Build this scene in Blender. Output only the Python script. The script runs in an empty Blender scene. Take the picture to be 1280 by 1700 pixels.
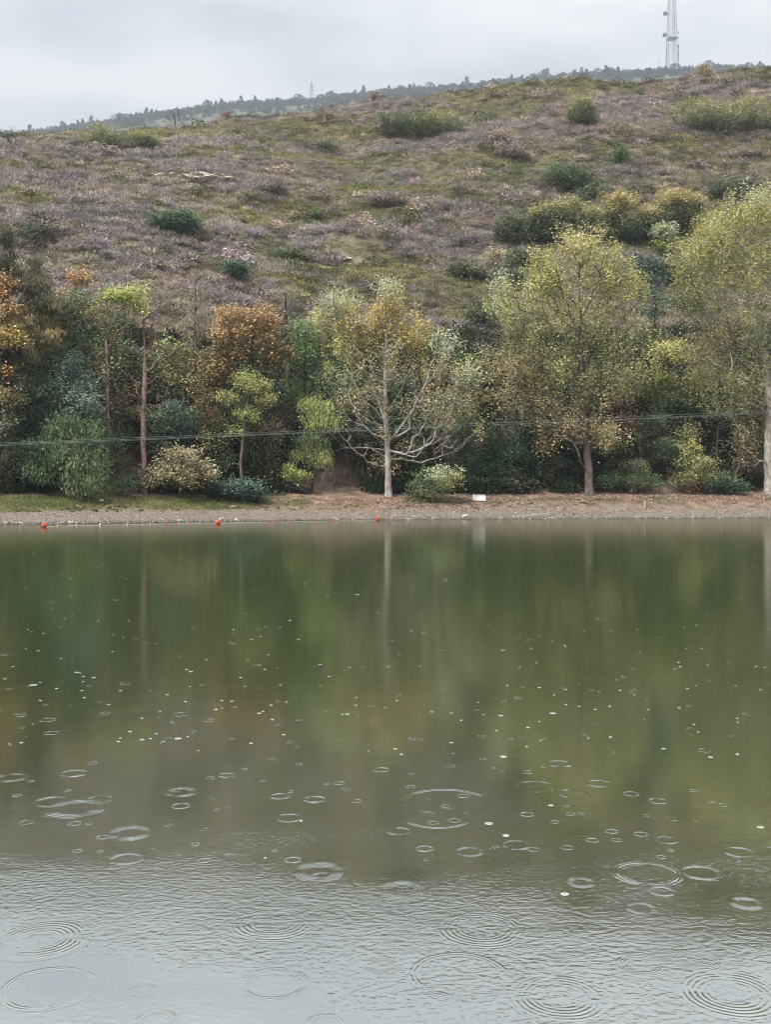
import bpy, math, random
import numpy as np
from mathutils import Vector

sc = bpy.context.scene
R = math.radians

# ------------------------------------------------------------------ camera
CAM_H, F, HOR = 1.6, 1750.0, 820.0           # eye height (m), focal length and horizon row in photo pixels (1280 x 1700)
cam_data = bpy.data.cameras.new('camera')
cam = bpy.data.objects.new('camera', cam_data)
sc.collection.objects.link(cam)
cam_data.sensor_fit = 'VERTICAL'
cam_data.sensor_height = 36.0
cam_data.lens = F / 1700 * 36.0
cam_data.shift_y = -(850 - HOR) / 1700
cam_data.clip_start, cam_data.clip_end = 0.1, 4000
cam.location = (0, 0, CAM_H)
cam.rotation_euler = (R(90), 0, 0)
sc.camera = cam

# ------------------------------------------------------------------ sky, sun, exposure
SUN_EL, SUN_AZ = R(50), R(222)               # azimuth clockwise from +Y: high, behind the viewer
w = bpy.data.worlds.new('World'); sc.world = w; w.use_nodes = True
nt = w.node_tree; nt.nodes.clear()
N = lambda t, **k: (lambda n: [setattr(n, a, b) for a, b in k.items()] and n or n)(nt.nodes.new(t))
out = N('ShaderNodeOutputWorld')
sky = N('ShaderNodeTexSky', sky_type='NISHITA', sun_disc=False, sun_elevation=SUN_EL, sun_rotation=SUN_AZ)
bg1 = N('ShaderNodeBackground'); bg1.inputs[1].default_value = 0.05
nt.links.new(sky.outputs[0], bg1.inputs[0])
tc = N('ShaderNodeTexCoord')
sep = N('ShaderNodeSeparateXYZ'); nt.links.new(tc.outputs['Generated'], sep.inputs[0])
den = N('ShaderNodeMath', operation='ADD'); nt.links.new(sep.outputs[2], den.inputs[0]); den.inputs[1].default_value = 0.22
dv = N('ShaderNodeVectorMath', operation='DIVIDE')
nt.links.new(tc.outputs['Generated'], dv.inputs[0])
cmb = N('ShaderNodeCombineXYZ')
for i in range(3): nt.links.new(den.outputs[0], cmb.inputs[i])
nt.links.new(cmb.outputs[0], dv.inputs[1])
mp = N('ShaderNodeMapping'); mp.inputs['Location'].default_value = (0.35, 0.4, 0); mp.inputs['Scale'].default_value = (1.0, 1.5, 0.0)
nt.links.new(dv.outputs[0], mp.inputs[0])
nz = N('ShaderNodeTexNoise'); nz.inputs['Scale'].default_value = 1.7; nz.inputs['Detail'].default_value = 5; nz.inputs['Roughness'].default_value = 0.5
nt.links.new(mp.outputs[0], nz.inputs['Vector'])
cr = N('ShaderNodeValToRGB')
cr.color_ramp.elements[0].position = 0.40; cr.color_ramp.elements[0].color = (0.62, 0.655, 0.71, 1)
cr.color_ramp.elements[1].position = 0.58; cr.color_ramp.elements[1].color = (0.965, 0.958, 0.955, 1)
nt.links.new(nz.outputs[0], cr.inputs[0])
# standard overcast sky: brightness rises smoothly from the horizon to the zenith
ov = N('ShaderNodeMath', operation='MULTIPLY_ADD'); nt.links.new(sep.outputs[2], ov.inputs[0]); ov.inputs[1].default_value = 0.37; ov.inputs[2].default_value = 0.185
bg2 = N('ShaderNodeBackground'); nt.links.new(cr.outputs[0], bg2.inputs[0]); nt.links.new(ov.outputs[0], bg2.inputs[1])
mx = N('ShaderNodeMixShader'); mx.inputs[0].default_value = 0.93
nt.links.new(bg1.outputs[0], mx.inputs[1]); nt.links.new(bg2.outputs[0], mx.inputs[2]); nt.links.new(mx.outputs[0], out.inputs[0])

sd = bpy.data.lights.new('sun', 'SUN'); sd.energy = 1.5; sd.angle = R(16); sd.color = (1.0, 0.96, 0.90)
sun = bpy.data.objects.new('sun', sd); sc.collection.objects.link(sun)
dirv = Vector((math.sin(SUN_AZ) * math.cos(SUN_EL), math.cos(SUN_AZ) * math.cos(SUN_EL), math.sin(SUN_EL)))
sun.rotation_euler = dirv.to_track_quat('Z', 'Y').to_euler()

sc.view_settings.view_transform = 'Standard'
sc.view_settings.look = 'None'
sc.view_settings.exposure = 1.85
sc.view_settings.gamma = 1
sc.view_settings.use_curve_mapping = False
sc.render.engine = 'CYCLES'
cy = sc.cycles
w.cycles.sampling_method = 'NONE'; cy.use_light_tree = False; cy.debug_use_spatial_splits = True
cy.max_bounces = 3; cy.diffuse_bounces = 1; cy.glossy_bounces = 2; cy.transmission_bounces = 1; cy.volume_bounces = 0
cy.transparent_max_bounces = 4; cy.caustics_reflective = False; cy.caustics_refractive = False
cy.use_denoising = True
cy.use_adaptive_sampling = True; cy.adaptive_threshold = 0.02; cy.adaptive_min_samples = 16
cy.filter_width = 1.1

# ------------------------------------------------------------------ small helpers
C = sc.collection
rng = np.random.default_rng(7)
random.seed(7)

def lin(r, g, b, k=1.0):
    f = lambda c: ((c / 255 + 0.055) / 1.055) ** 2.4 if c > 10 else c / 255 / 12.92
    return (f(r) * k, f(g) * k, f(b) * k)

def smooth(a, b, x):
    t = np.clip((x - a) / (b - a), 0, 1)
    return t * t * (3 - 2 * t)

_H = np.random.default_rng(3).random((256, 256))
def vnoise(x, y):
    xi, yi = np.floor(x).astype(int), np.floor(y).astype(int)
    fx, fy = x - xi, y - yi
    fx, fy = fx * fx * (3 - 2 * fx), fy * fy * (3 - 2 * fy)
    h = lambda i, j: _H[i & 255, j & 255]
    return (h(xi, yi) * (1 - fx) + h(xi + 1, yi) * fx) * (1 - fy) + (h(xi, yi + 1) * (1 - fx) + h(xi + 1, yi + 1) * fx) * fy
def fbm(x, y, o=4):
    s, a, t = 0, 1.0, 0
    for k in range(o):
        s = s + a * vnoise(x * 2 ** k + 17.3 * k, y * 2 ** k + 5.1 * k); t += a; a *= 0.5
    return s / t - 0.5

def mesh_from(name, V, Fc, col=None, smooth_shade=False):
    """V (n,3), Fc (m,k) with one k; col (m,3) per face."""
    V = np.asarray(V, np.float32); Fc = np.asarray(Fc, np.int32)
    me = bpy.data.meshes.new(name)
    m, k = Fc.shape
    me.vertices.add(len(V)); me.vertices.foreach_set('co', V.ravel())
    me.loops.add(m * k); me.loops.foreach_set('vertex_index', Fc.ravel())
    me.polygons.add(m); me.polygons.foreach_set('loop_start', np.arange(0, m * k, k, dtype=np.int32))
    if smooth_shade: me.polygons.foreach_set('use_smooth', np.ones(m, bool))
    me.update(calc_edges=True)
    if col is not None:
        a = me.attributes.new('tint', 'FLOAT_COLOR', 'FACE')
        c = np.ones((m, 4), np.float32); c[:, :3] = col
        a.data.foreach_set('color', c.ravel())
    return me

def link(name, me, mat=None, parent=None, loc=(0, 0, 0)):
    o = bpy.data.objects.new(name, me); C.objects.link(o)
    if me is not None and mat is not None and len(me.materials) == 0: me.materials.append(mat)
    o.location = loc
    if parent: o.parent = parent
    return o

def tag(o, label=None, cat=None, group=None, kind=None):
    if label: o['label'] = label
    if cat: o['category'] = cat
    if group: o['group'] = group
    if kind: o['kind'] = kind
    return o

def thing(name, label, cat, loc, group=None):
    o = bpy.data.objects.new(name, None); C.objects.link(o); o.location = loc; o.empty_display_size = 0.3
    return tag(o, label, cat, group)

def nodes(mat):
    mat.use_nodes = True
    t = mat.node_tree; t.nodes.clear()
    def nn(ty, ins=None, **k):
        n = t.nodes.new(ty)
        for a, b in k.items(): setattr(n, a, b)
        for a, b in (ins or {}).items():
            if hasattr(b, 'is_linked') or isinstance(b, bpy.types.NodeSocket): t.links.new(b, n.inputs[a])
            else: n.inputs[a].default_value = b
        return n
    return t, nn

def c4(c): return (c[0], c[1], c[2], 1)

# ------------------------------------------------------------------ materials
def mat_leaf(name='leaf', trans=0.25, src='GEOMETRY', rough=0.55):
    m = bpy.data.materials.new(name); t, nn = nodes(m)
    a = nn('ShaderNodeAttribute', attribute_name='tint', attribute_type='GEOMETRY')
    d = nn('ShaderNodeBsdfPrincipled', {'Base Color': a.outputs['Color'], 'Roughness': rough, 'Specular IOR Level': 0.35})
    tr = nn('ShaderNodeBsdfTranslucent', {'Color': a.outputs['Color']})
    mxs = nn('ShaderNodeMixShader', {0: trans, 1: d.outputs[0], 2: tr.outputs[0]})
    o = nn('ShaderNodeOutputMaterial', {'Surface': mxs.outputs[0]})
    return m

def mat_scatter(name, trans=0.2):
    """colour per instance ('tint' on the instance) times a per-face variation"""
    m = bpy.data.materials.new(name); t, nn = nodes(m)
    a = nn('ShaderNodeAttribute', attribute_name='itint', attribute_type='INSTANCER')
    b = nn('ShaderNodeAttribute', attribute_name='tint', attribute_type='GEOMETRY')
    mul = nn('ShaderNodeMix', data_type='RGBA', blend_type='MULTIPLY'); mul.inputs[0].default_value = 1
    t.links.new(a.outputs['Color'], mul.inputs[6]); t.links.new(b.outputs['Color'], mul.inputs[7])
    d = nn('ShaderNodeBsdfDiffuse', {'Color': mul.outputs[2]})
    tr = nn('ShaderNodeBsdfTranslucent', {'Color': mul.outputs[2]})
    mxs = nn('ShaderNodeMixShader', {0: trans, 1: d.outputs[0], 2: tr.outputs[0]})
    nn('ShaderNodeOutputMaterial', {'Surface': mxs.outputs[0]})
    return m

def mat_noise(name, c1, c2, scale=4.0, rough=0.85, bump=0.3, stretch=(1, 1, 1), bdist=0.02, lo=0.35, hi=0.65, detail=6):
    m = bpy.data.materials.new(name); t, nn = nodes(m)
    g = nn('ShaderNodeTexCoord')
    mpg = nn('ShaderNodeMapping', {'Vector': g.outputs['Object'], 'Scale': stretch})
    n = nn('ShaderNodeTexNoise', {'Vector': mpg.outputs[0], 'Scale': scale, 'Detail': detail, 'Roughness': 0.6})
    r = nn('ShaderNodeValToRGB', {0: n.outputs[0]})
    r.color_ramp.elements[0].position = lo; r.color_ramp.elements[0].color = c4(c1)
    r.color_ramp.elements[1].position = hi; r.color_ramp.elements[1].color = c4(c2)
    b = nn('ShaderNodeBump', {'Height': n.outputs[0], 'Strength': bump, 'Distance': bdist})
    d = nn('ShaderNodeBsdfPrincipled', {'Base Color': r.outputs[0], 'Roughness': rough, 'Normal': b.outputs[0], 'Specular IOR Level': 0.3})
    nn('ShaderNodeOutputMaterial', {'Surface': d.outputs[0]})
    return m

M = {}
M['leaf'] = mat_leaf()
M['scrub'] = mat_scatter('scrub', 0.3)
M['bark_pale'] = mat_noise('bark_pale', lin(98, 92, 86), lin(184, 177, 167), 3.5, stretch=(1, 1, 0.6), bump=0.6, lo=0.3, hi=0.6)
M['bark_grey'] = mat_noise('bark_grey', lin(66, 58, 54), lin(122, 110, 101), 5, stretch=(1, 1, 0.35), bump=0.8)
M['bark_dark'] = mat_noise('bark_dark', lin(44, 39, 36), lin(82, 74, 66), 5, stretch=(1, 1, 0.35), bump=0.8)
M['bark_pine'] = mat_noise('bark_pine', lin(96, 78, 68), lin(170, 144, 130), 5, stretch=(1, 1, 0.5), bump=0.8)
M['white_paint'] = mat_noise('white_paint', lin(188, 188, 184), lin(236, 236, 232), 6, rough=0.6, bump=0.1, lo=0.3, hi=0.5)
M['grey_paint'] = mat_noise('grey_paint', lin(120, 122, 124), lin(165, 168, 170), 6, rough=0.6, bump=0.1)
M['orange'] = mat_noise('orange_plastic', lin(186, 62, 40), lin(222, 88, 58), 9, rough=0.45, bump=0.05)
M['red'] = mat_noise('red_plastic', lin(190, 60, 48), lin(222, 92, 76), 9, rough=0.5, bump=0.05)
M['rope'] = mat_noise('rope', lin(170, 165, 150), lin(215, 212, 200), 30, rough=0.9)
M['cable'] = mat_noise('cable', lin(96, 108, 104), lin(146, 158, 154), 2, rough=0.5, bump=0)
M['rock_dark'] = mat_noise('rock_dark', lin(36, 35, 38), lin(88, 86, 88), 4, bump=1.0, bdist=0.06)
M['rock_pale'] = mat_noise('rock_pale', lin(168, 152, 135), lin(226, 214, 198), 3, bump=1.0, bdist=0.08)
M['wood_grey'] = mat_noise('wood_grey', lin(150, 138, 124), lin(205, 196, 182), 8, stretch=(1, 1, 0.3), bump=0.6)
M['steel'] = mat_noise('steel', lin(70, 72, 76), lin(104, 106, 110), 0.4, rough=0.5, bump=0)
M['steel_dark'] = mat_noise('steel_dark', lin(52, 54, 60), lin(78, 80, 86), 0.4, rough=0.5, bump=0)

# ------------------------------------------------------------------ the lie of the land
_sx = np.array([-400, -120, -70, -40, -20, -7.5, 0, 8.5, 25.6, 45, 80, 160, 400.0])
_sy = np.array([18, 34, 41, 47.5, 54.9, 62.2, 65.0, 67.5, 70.0, 71.5, 73, 76, 82.0])
_gx = np.arange(-400, 400.5, 0.5)
_gy = np.interp(_gx, _sx, _sy)
_k = np.hanning(15); _k /= _k.sum()
_gy = np.convolve(np.pad(_gy, 7, mode='edge'), _k, mode='valid')
def shore(x):
    return np.interp(x, _gx, _gy) + 0.5 * fbm(np.asarray(x) * 0.3, np.asarray(x) * 0 + 3.3, 3)
CR_D = 172.0
_cp = np.array([(-1400, 190), (-500, 262), (-200, 240), (0, 232), (130, 220), (300, 212), (400, 197), (480, 188), (640, 164), (720, 157), (800, 149), (880, 137), (970, 131), (1060, 141), (1120, 136), (1180, 122), (1280, 112), (1500, 92), (2200, 120), (3000, 150)], float)
_cx = (_cp[:, 0] - 640) / F * CR_D
_cz = CAM_H + (HOR - _cp[:, 1]) / F * CR_D
def crest_z(x): return np.interp(x, _cx, _cz)
def terrain(x, y):
    x = np.asarray(x, float); y = np.asarray(y, float)
    s = y - shore(x)
    left = smooth(4, -6, x); right = smooth(6, 12, x)
    bank = np.interp(s, [-12, 0, 1.6, 3.4, 4.4, 5.4, 7.2, 9.0, 60], [-2.2, 0, .25, .62, .84, 1.02, 1.48, 1.8, 1.8])
    bankr = np.interp(s, [-12, 0, 1.6, 3.3, 3.9, 4.4, 6.0, 9.0, 60], [-2.2, 0, .24, .52, .92, 1.14, 1.34, 1.75, 1.75])
    b = bank * (1 - right) + bankr * right
    S = CR_D - shore(x)
    t = (s - 9) / (S - 9)
    zc = crest_z(x)
    tc_ = np.clip(t, 0, 1)
    h = (zc - 1.8) * (tc_ * (1.24 - 0.24 * tc_))
    over = np.maximum(y - CR_D, 0)
    h = h - np.minimum(0.02 * over ** 1.5, 14 + 0.05 * over)
    amp = smooth(0.02, 0.18, t) * (1 - 0.55 * smooth(0.85, 1.0, t))
    und = 3.4 * fbm(x / 26 + 4, y / 20, 3) + 2.2 * fbm(x / 13, y / 4.2 + 9, 3) + 1.25 * fbm(x / 4.5, y / 2.0, 2)
    rough = 0.10 * fbm(x * 1.1, y * 1.1, 3) * smooth(0.2, 4, s) + 0.5 * fbm(x / 5, y / 4, 3) * smooth(7, 12, s)
    return b + h + und * amp + rough
def X(px, y): return (px - 640) / F * y
def Z(py, y): return CAM_H + (HOR - py) / F * y
def at_s(px, s):
    y = 65.0 + s
    for _ in range(30): y = float(shore(X(px, y))) + s
    return X(px, y), y
def ground_at(px, py):
    ys_ = np.arange(48, 260, 0.05)
    xs_ = X(px, ys_)
    hit = np.nonzero(terrain(xs_, ys_) >= Z(py, ys_))[0]
    y = ys_[hit[0]] if len(hit) else CR_D
    return X(px, y), float(y)
def on_water(px, py):
    y = CAM_H * F / (py - HOR)
    return X(px, y), y

def grid_mesh(name, xs, ys, zf):
    gx, gy = np.meshgrid(xs, ys)
    gz = zf(gx, gy)
    V = np.stack([gx.ravel(), gy.ravel(), gz.ravel()], 1)
    nx, ny = len(xs), len(ys)
    i = (np.arange(ny - 1)[:, None] * nx + np.arange(nx - 1)[None, :]).ravel()
    Fc = np.stack([i, i + 1, i + 1 + nx, i + nx], 1)
    return mesh_from(name, V, Fc, smooth_shade=True), V

def spaced(*segs):
    a = [np.arange(p, q, st) for p, q, st in segs]
    return np.concatenate(a + [[segs[-1][1]]])

# hillside sheet, beach included
xs = spaced((-380, -120, 14), (-120, -56, 2.0), (-56, 62, 0.55), (62, 130, 2.0), (130, 380, 14))
us = spaced((-10, -1, 1.0), (-1, 12, 0.28), (12, 70, 0.8), (70, 118, 0.7), (118, 200, 6.0))
gx, gu = np.meshgrid(xs, us)
gy = shore(gx) + gu
V = np.stack([gx.ravel(), gy.ravel(), terrain(gx, gy).ravel()], 1)
nx, ny = len(xs), len(us)
i = (np.arange(ny - 1)[:, None] * nx + np.arange(nx - 1)[None, :]).ravel()
me = mesh_from('hillside', V, np.stack([i, i + 1, i + 1 + nx, i + nx], 1), smooth_shade=True)
# zones of ground cover, stored per vertex: r gravel/wet shore, g grass, b bare earth, a scrub soil
sv = V[:, 1] - shore(V[:, 0]); xv = V[:, 0]
wob = 1.2 * fbm(xv * 0.5, sv * 0.8, 3)
zone = np.zeros((len(V), 4), np.float32)
zone[:, 0] = smooth(3.9, 3.1, sv + wob)
lft = smooth(-5.5, -9.5, xv + 4 * fbm(xv * .3, sv * .5, 2))
zone[:, 1] = lft * smooth(3.3, 3.9, sv + wob) * smooth(7.4, 6.6, sv + wob) + 0.55 * smooth(0.0, 0.25, fbm(xv * .5, sv * 1.3, 3)) * smooth(3.8, 4.3, sv) * smooth(6.6, 6, sv)
zone[:, 1] = np.clip(zone[:, 1], 0, 1)
zone[:, 2] = smooth(9, 13, sv) * smooth(24, 18, sv) * 0.8
zone[:, 3] = smooth(18, 24, sv)
wt_ = me.attributes.new('wet', 'FLOAT', 'POINT'); wt_.data.foreach_set('value', (smooth(0.95, 0.25, sv + .5 * wob) * 0.75).astype(np.float32))
a = me.attributes.new('zone', 'FLOAT_COLOR', 'POINT'); a.data.foreach_set('color', zone.ravel())
m = bpy.data.materials.new('ground'); t, nn = nodes(m)
g = nn('ShaderNodeTexCoord').outputs['Object']
at = nn('ShaderNodeAttribute', attribute_name='zone', attribute_type='GEOMETRY')
sp = nn('ShaderNodeSeparateColor', {0: at.outputs['Color']})
def ramp(fac, stops):
    r = nn('ShaderNodeValToRGB', {0: fac}); e = r.color_ramp.elements
    while len(e) < len(stops): e.new(0.5)
    for q, (p, c) in zip(e, stops): q.position = p; q.color = c4(c)
    return r.outputs[0]
def noise(scale, detail=5, stretch=(1, 1, 1)):
    mpn = nn('ShaderNodeMapping', {'Vector': g, 'Scale': stretch})
    return nn('ShaderNodeTexNoise', {'Vector': mpn.outputs[0], 'Scale': scale, 'Detail': detail, 'Roughness': 0.62}).outputs[0]
def mixc(f, c1, c2):
    n = nn('ShaderNodeMix', data_type='RGBA')
    t.links.new(f, n.inputs[0]); t.links.new(c1, n.inputs[6]); t.links.new(c2, n.inputs[7]); return n.outputs[2]
n_f, n_m, n_l = noise(9, 6), noise(1.4, 5), noise(0.16, 4, (1, 2.2, 1))
earth = ramp(n_m, [(0.3, lin(86, 72, 61)), (0.5, lin(124, 105, 89)), (0.68, lin(158, 138, 118))])
gravel = ramp(n_f, [(0.32, lin(88, 81, 73)), (0.5, lin(123, 112, 101)), (0.66, lin(158, 147, 133))])
grass = ramp(n_f, [(0.3, lin(72, 72, 42)), (0.5, lin(98, 100, 58)), (0.66, lin(136, 122, 92))])
leafsoil = ramp(n_f, [(0.32, lin(46, 34, 30)), (0.52, lin(70, 52, 46)), (0.68, lin(98, 76, 66))])
scrubsoil = ramp(n_l, [(0.36, lin(86, 80, 68)), (0.5, lin(106, 99, 82)), (0.62, lin(134, 124, 104))])
col = mixc(sp.outputs[0], earth, gravel)
col = mixc(sp.outputs[1], col, grass)
col = mixc(sp.outputs[2], col, leafsoil)
col = mixc(at.outputs['Alpha'], col, scrubsoil)
wet = nn('ShaderNodeAttribute', attribute_name='wet', attribute_type='GEOMETRY').outputs['Fac']
wc = nn('ShaderNodeRGB'); wc.outputs[0].default_value = c4(lin(74, 68, 62))
col = mixc(wet, col, wc.outputs[0])
bh = nn('ShaderNodeMath', {0: n_f, 1: n_m}, operation='ADD')
bmp = nn('ShaderNodeBump', {'Height': bh.outputs[0], 'Strength': 0.7, 'Distance': 0.08})
# wet sheen just above the waterline
rgh = nn('ShaderNodeMapRange', {0: sp.outputs[0], 3: 0.9, 4: 0.75})
d = nn('ShaderNodeBsdfPrincipled', {'Base Color': col, 'Roughness': rgh.outputs[0], 'Normal': bmp.outputs[0], 'Specular IOR Level': 0.25})
nn('ShaderNodeOutputMaterial', {'Surface': d.outputs[0]})
tag(link('hillside', me, m), kind='structure')

# far ridge
RD = 1500.0; K = RD / 800            # the ridge stands 1.5 km away
_rp = np.array([(-2600, 420), (-900, 300), (-300, 262), (0, 227), (60, 215), (130, 205), (200, 196), (300, 181), (400, 168), (520, 163), (640, 149), (760, 139), (860, 129), (960, 120), (1060, 116), (1130, 112), (1200, 108), (1280, 110), (1500, 116), (2200, 180), (3000, 300)], float)
_rx = (_rp[:, 0] - 640) / F * RD; _rz = CAM_H + (HOR - _rp[:, 1]) / F * RD - 3.0 * K
def ridge(x, y):
    zc = np.interp(x, _rx, _rz)
    z = np.where(y < RD, zc - (RD - y) * 0.42, zc - (y - RD) * 0.25)
    return z + 7 * K * fbm(x / 45 / K, y / 45 / K, 3) * smooth(0, 30 * K, np.abs(y - RD))
xs = spaced((-700, -320, 30), (-320, 330, 7), (330, 700, 30)); ys2 = spaced((380, 640, 30), (640, 860, 7), (860, 960, 25))
me, _ = grid_mesh('far_ridge', xs * K, ys2 * K, lambda x, y: np.maximum(ridge(x, y), 20))
tag(link('far_ridge', me, mat_noise('ridge_ground', lin(62, 66, 52), lin(98, 98, 78), 0.03, bump=0)), kind='structure')

# ------------------------------------------------------------------ water
m = bpy.data.materials.new('lake_water'); M['water'] = m
def water_material(m, body, ripples):
    t, nn = nodes(m)
    geo = nn('ShaderNodeNewGeometry')
    def nz(scale, stretch, detail=2, rough=0.5):
        mpn = nn('ShaderNodeMapping', {'Vector': geo.outputs['Position'], 'Scale': stretch})
        return nn('ShaderNodeTexNoise', {'Vector': mpn.outputs[0], 'Scale': scale, 'Detail': detail, 'Roughness': rough}).outputs[0]
    mth = lambda op, a, b: nn('ShaderNodeMath', {0: a, 1: b}, operation=op).outputs[0]
    kw = {}; rg = 0.045
    if ripples:
        fine = nz(40, (0.85, 1.0, 1), 2, 0.6)
        mid = nz(15, (0.8, 1.3, 1), 2)
        swell = nz(1.6, (1, 1.5, 1), 3)
        patch = nn('ShaderNodeMapRange', {0: nz(0.75, (0.7, 1.25, 1), 3), 1: 0.38, 2: 0.60, 3: 0.16, 4: 1.0}).outputs[0]
        py_ = nn('ShaderNodeSeparateXYZ', {0: geo.outputs['Position']}).outputs[1]
        near = nn('ShaderNodeMapRange', {0: py_, 1: 3.7, 2: 5.8, 3: 1.0, 4: 0.09}, interpolation_type='SMOOTHSTEP').outputs[0]
        patch = mth('MULTIPLY', patch, near)
        h = mth('ADD', mth('MULTIPLY', mth('MULTIPLY', fine, patch), 0.0022), mth('MULTIPLY', mth('MULTIPLY', mid, patch), 0.0009))
        h = mth('ADD', h, mth('MULTIPLY', swell, 0.0016))
        rg = nn('ShaderNodeMapRange', {0: near, 1: 0.1, 2: 1.0, 3: 0.10, 4: 0.03}).outputs[0]
        kw['Normal'] = nn('ShaderNodeBump', {'Height': h, 'Strength': 1.0, 'Distance': 1.0}).outputs[0]
    fr = nn('ShaderNodeFresnel', {'IOR': 11.0, **({'Normal': kw['Normal']} if kw else {})})
    gl = nn('ShaderNodeBsdfGlossy', {'Color': (0.97, 0.98, 0.98, 1), 'Roughness': rg, **kw})
    df = nn('ShaderNodeBsdfDiffuse', {'Color': c4(body)})
    mxs = nn('ShaderNodeMixShader', {0: fr.outputs[0], 1: df.outputs[0], 2: gl.outputs[0]})
    nn('ShaderNodeOutputMaterial', {'Surface': mxs.outputs[0]})
BODY = (0.034, 0.048, 0.017)
water_material(m, BODY, True)
me = mesh_from('lake_water', [(-600, -140, 0), (600, -140, 0), (600, 84, 0), (-600, 84, 0)], [(0, 1, 2, 3)])
lake = tag(link('lake_water', me, m), kind='structure')
M['splash'] = mat_noise('splash_water', lin(140, 146, 144), lin(190, 196, 194), 40, rough=0.15, bump=0)  # pale for aerated drops, and painted in place of the sky's glint on ripples

def ring_mesh(name, waves, inner, slope, solid=False, seg=72):
    """concentric ripples of unit radius; the rims dip just under the water"""
    lam = (1.0 - inner) / waves
    nr = int(waves * 8) + 1
    rr = np.linspace(inner, 1.0, nr) if not solid else np.linspace(0.0, 1.0, nr)
    u = (rr - rr[0]) / (rr[-1] - rr[0])
    lam = (rr[-1] - rr[0]) / waves
    A = slope * lam / (2 * math.pi)
    env = np.sin(math.pi * np.clip(u, 0, 1)) ** 1.4
    hh = A * env * (1 - np.cos(2 * math.pi * waves * u)) * (0.55 + 0.45 * u) + 0.0005 * np.sin(math.pi * u) - 0.0004
    if solid: hh[0] = hh[1] * 1.2 + A * 2
    th = np.linspace(0, 2 * math.pi, seg, endpoint=False); q = np.random.default_rng(int(waves * 100 + inner * 1000))
    wobb = 1 + sum(q.normal(0, .014 / k) * np.sin(k * th + q.uniform(0, 6)) for k in range(2, 12))
    fade = np.clip(.62 + sum(q.normal(0, .34 / math.sqrt(k)) * np.sin(k * th + q.uniform(0, 6)) for k in range(1, 9)), .05, 1.25)
    hz = np.minimum(hh, 0)[:, None] + np.outer(np.maximum(hh, 0), fade)
    V = np.stack([np.outer(rr, np.cos(th) * wobb).ravel(), np.outer(rr, np.sin(th) * wobb).ravel(), hz.ravel()], 1)
    i = np.arange(nr - 1)[:, None] * seg; j = np.arange(seg)[None, :]; j2 = (j + 1) % seg
    Fc = np.stack([(i + seg + j).ravel(), (i + seg + j2).ravel(), (i + j2).ravel(), (i + j).ravel()], 1)
    return mesh_from(name, V, Fc, smooth_shade=True)
RM = {'a': ring_mesh('rain_ring', 3, 0.62, 0.46), 'b': ring_mesh('rain_ring', 5, 0.36, 0.38), 'c': ring_mesh('rain_ring', 7, 0.26, 0.30),
      'd': ring_mesh('rain_ring', 2, 0.66, 0.85, seg=40), 'w': ring_mesh('rain_ring', 2, 0.80, 0.42, seg=80)}
rings = [(455, 1632, 116, 'w'), (237, 1644, 48, 'w'), (325, 1593, 56, 'a'), (800, 1542, 170, 'c'), (1065, 1602, 98, 'b'), (635, 1604, 62, 'b'), (1075, 1450, 122, 'a'),
 (1165, 1449, 72, 'a'), (965, 1465, 54, 'b'), (780, 1414, 50, 'a'), (858, 1403, 52, 'a'), (1228, 1415, 56, 'a'), (215, 1383, 84, 'b'), (125, 1342, 118, 'b'), (86, 1331, 66, 'a'),
 (165, 1327, 50, 'a'), (18, 1291, 64, 'b'), (122, 1284, 48, 'd'), (300, 1315, 66, 'b'), (530, 1447, 96, 'b'), (536, 1456, 46, 'a'), (465, 1322, 36, 'd'), (522, 1327, 40, 'd'),
 (662, 1380, 44, 'a'), (995, 1301, 46, 'd'), (953, 1318, 58, 'a'), (1048, 1318, 30, 'd'), (1093, 1330, 34, 'd'), (930, 1268, 46, 'd'), (1107, 1395, 42, 'a'), (455, 1531, 170, 'c'),
 (482, 1500, 62, 'a'), (668, 1478, 92, 'b'), (1160, 1593, 88, 'b'), (1210, 1592, 52, 'a'), (66, 1560, 170, 'c'), (762, 1618, 170, 'w'), (80, 1640, 160, 'w'), (258, 1694, 76, 'a'),
 (1215, 1650, 190, 'c'), (930, 1656, 180, 'c'), (1168, 1560, 60, 'a'), (1065, 1508, 52, 'a'), (1240, 1500, 60, 'b'), (540, 1699, 70, 'a'), (875, 1352, 26, 'd'), (705, 1409, 32, 'd'),
 (593, 1330, 20, 'd'), (300, 1186, 32, 'd'), (347, 1196, 26, 'd'), (32, 1188, 26, 'd'), (78, 1195, 32, 'd'), (85, 1217, 28, 'd'), (174, 1184, 22, 'd'), (207, 1135, 24, 'd'),
 (451, 1260, 16, 'd'), (376, 1287, 30, 'd'), (563, 1300, 22, 'd'), (633, 1278, 32, 'd'), (860, 1158, 22, 'd'), (800, 1222, 17, 'd'), (1170, 1246, 26, 'd'), (1240, 1186, 16, 'd'),
 (1145, 1172, 17, 'd'), (1000, 1028, 30, 'd'), (880, 1063, 20, 'd'), (685, 1226, 20, 'd'), (575, 1050, 20, 'd'), (190, 996, 20, 'd'), (10, 1087, 22, 'd'), (387, 1067, 22, 'd'), (80, 1000, 20, 'd'),
 (725, 1357, 120, 'w'), (740, 1330, 150, 'w'), (890, 1306, 70, 'w'), (480, 1358, 50, 'a'), (210, 1426, 60, 'a'), (1100, 1480, 46, 'a'), (300, 1338, 34, 'd')]
for _ in range(170):
    py = random.uniform(1040, 1430); rings.append((random.uniform(-40, 1320), py, random.uniform(6, 13) + max(0, py - 1100) / 330 * random.uniform(0, 20), random.choice('ddda')))
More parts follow.
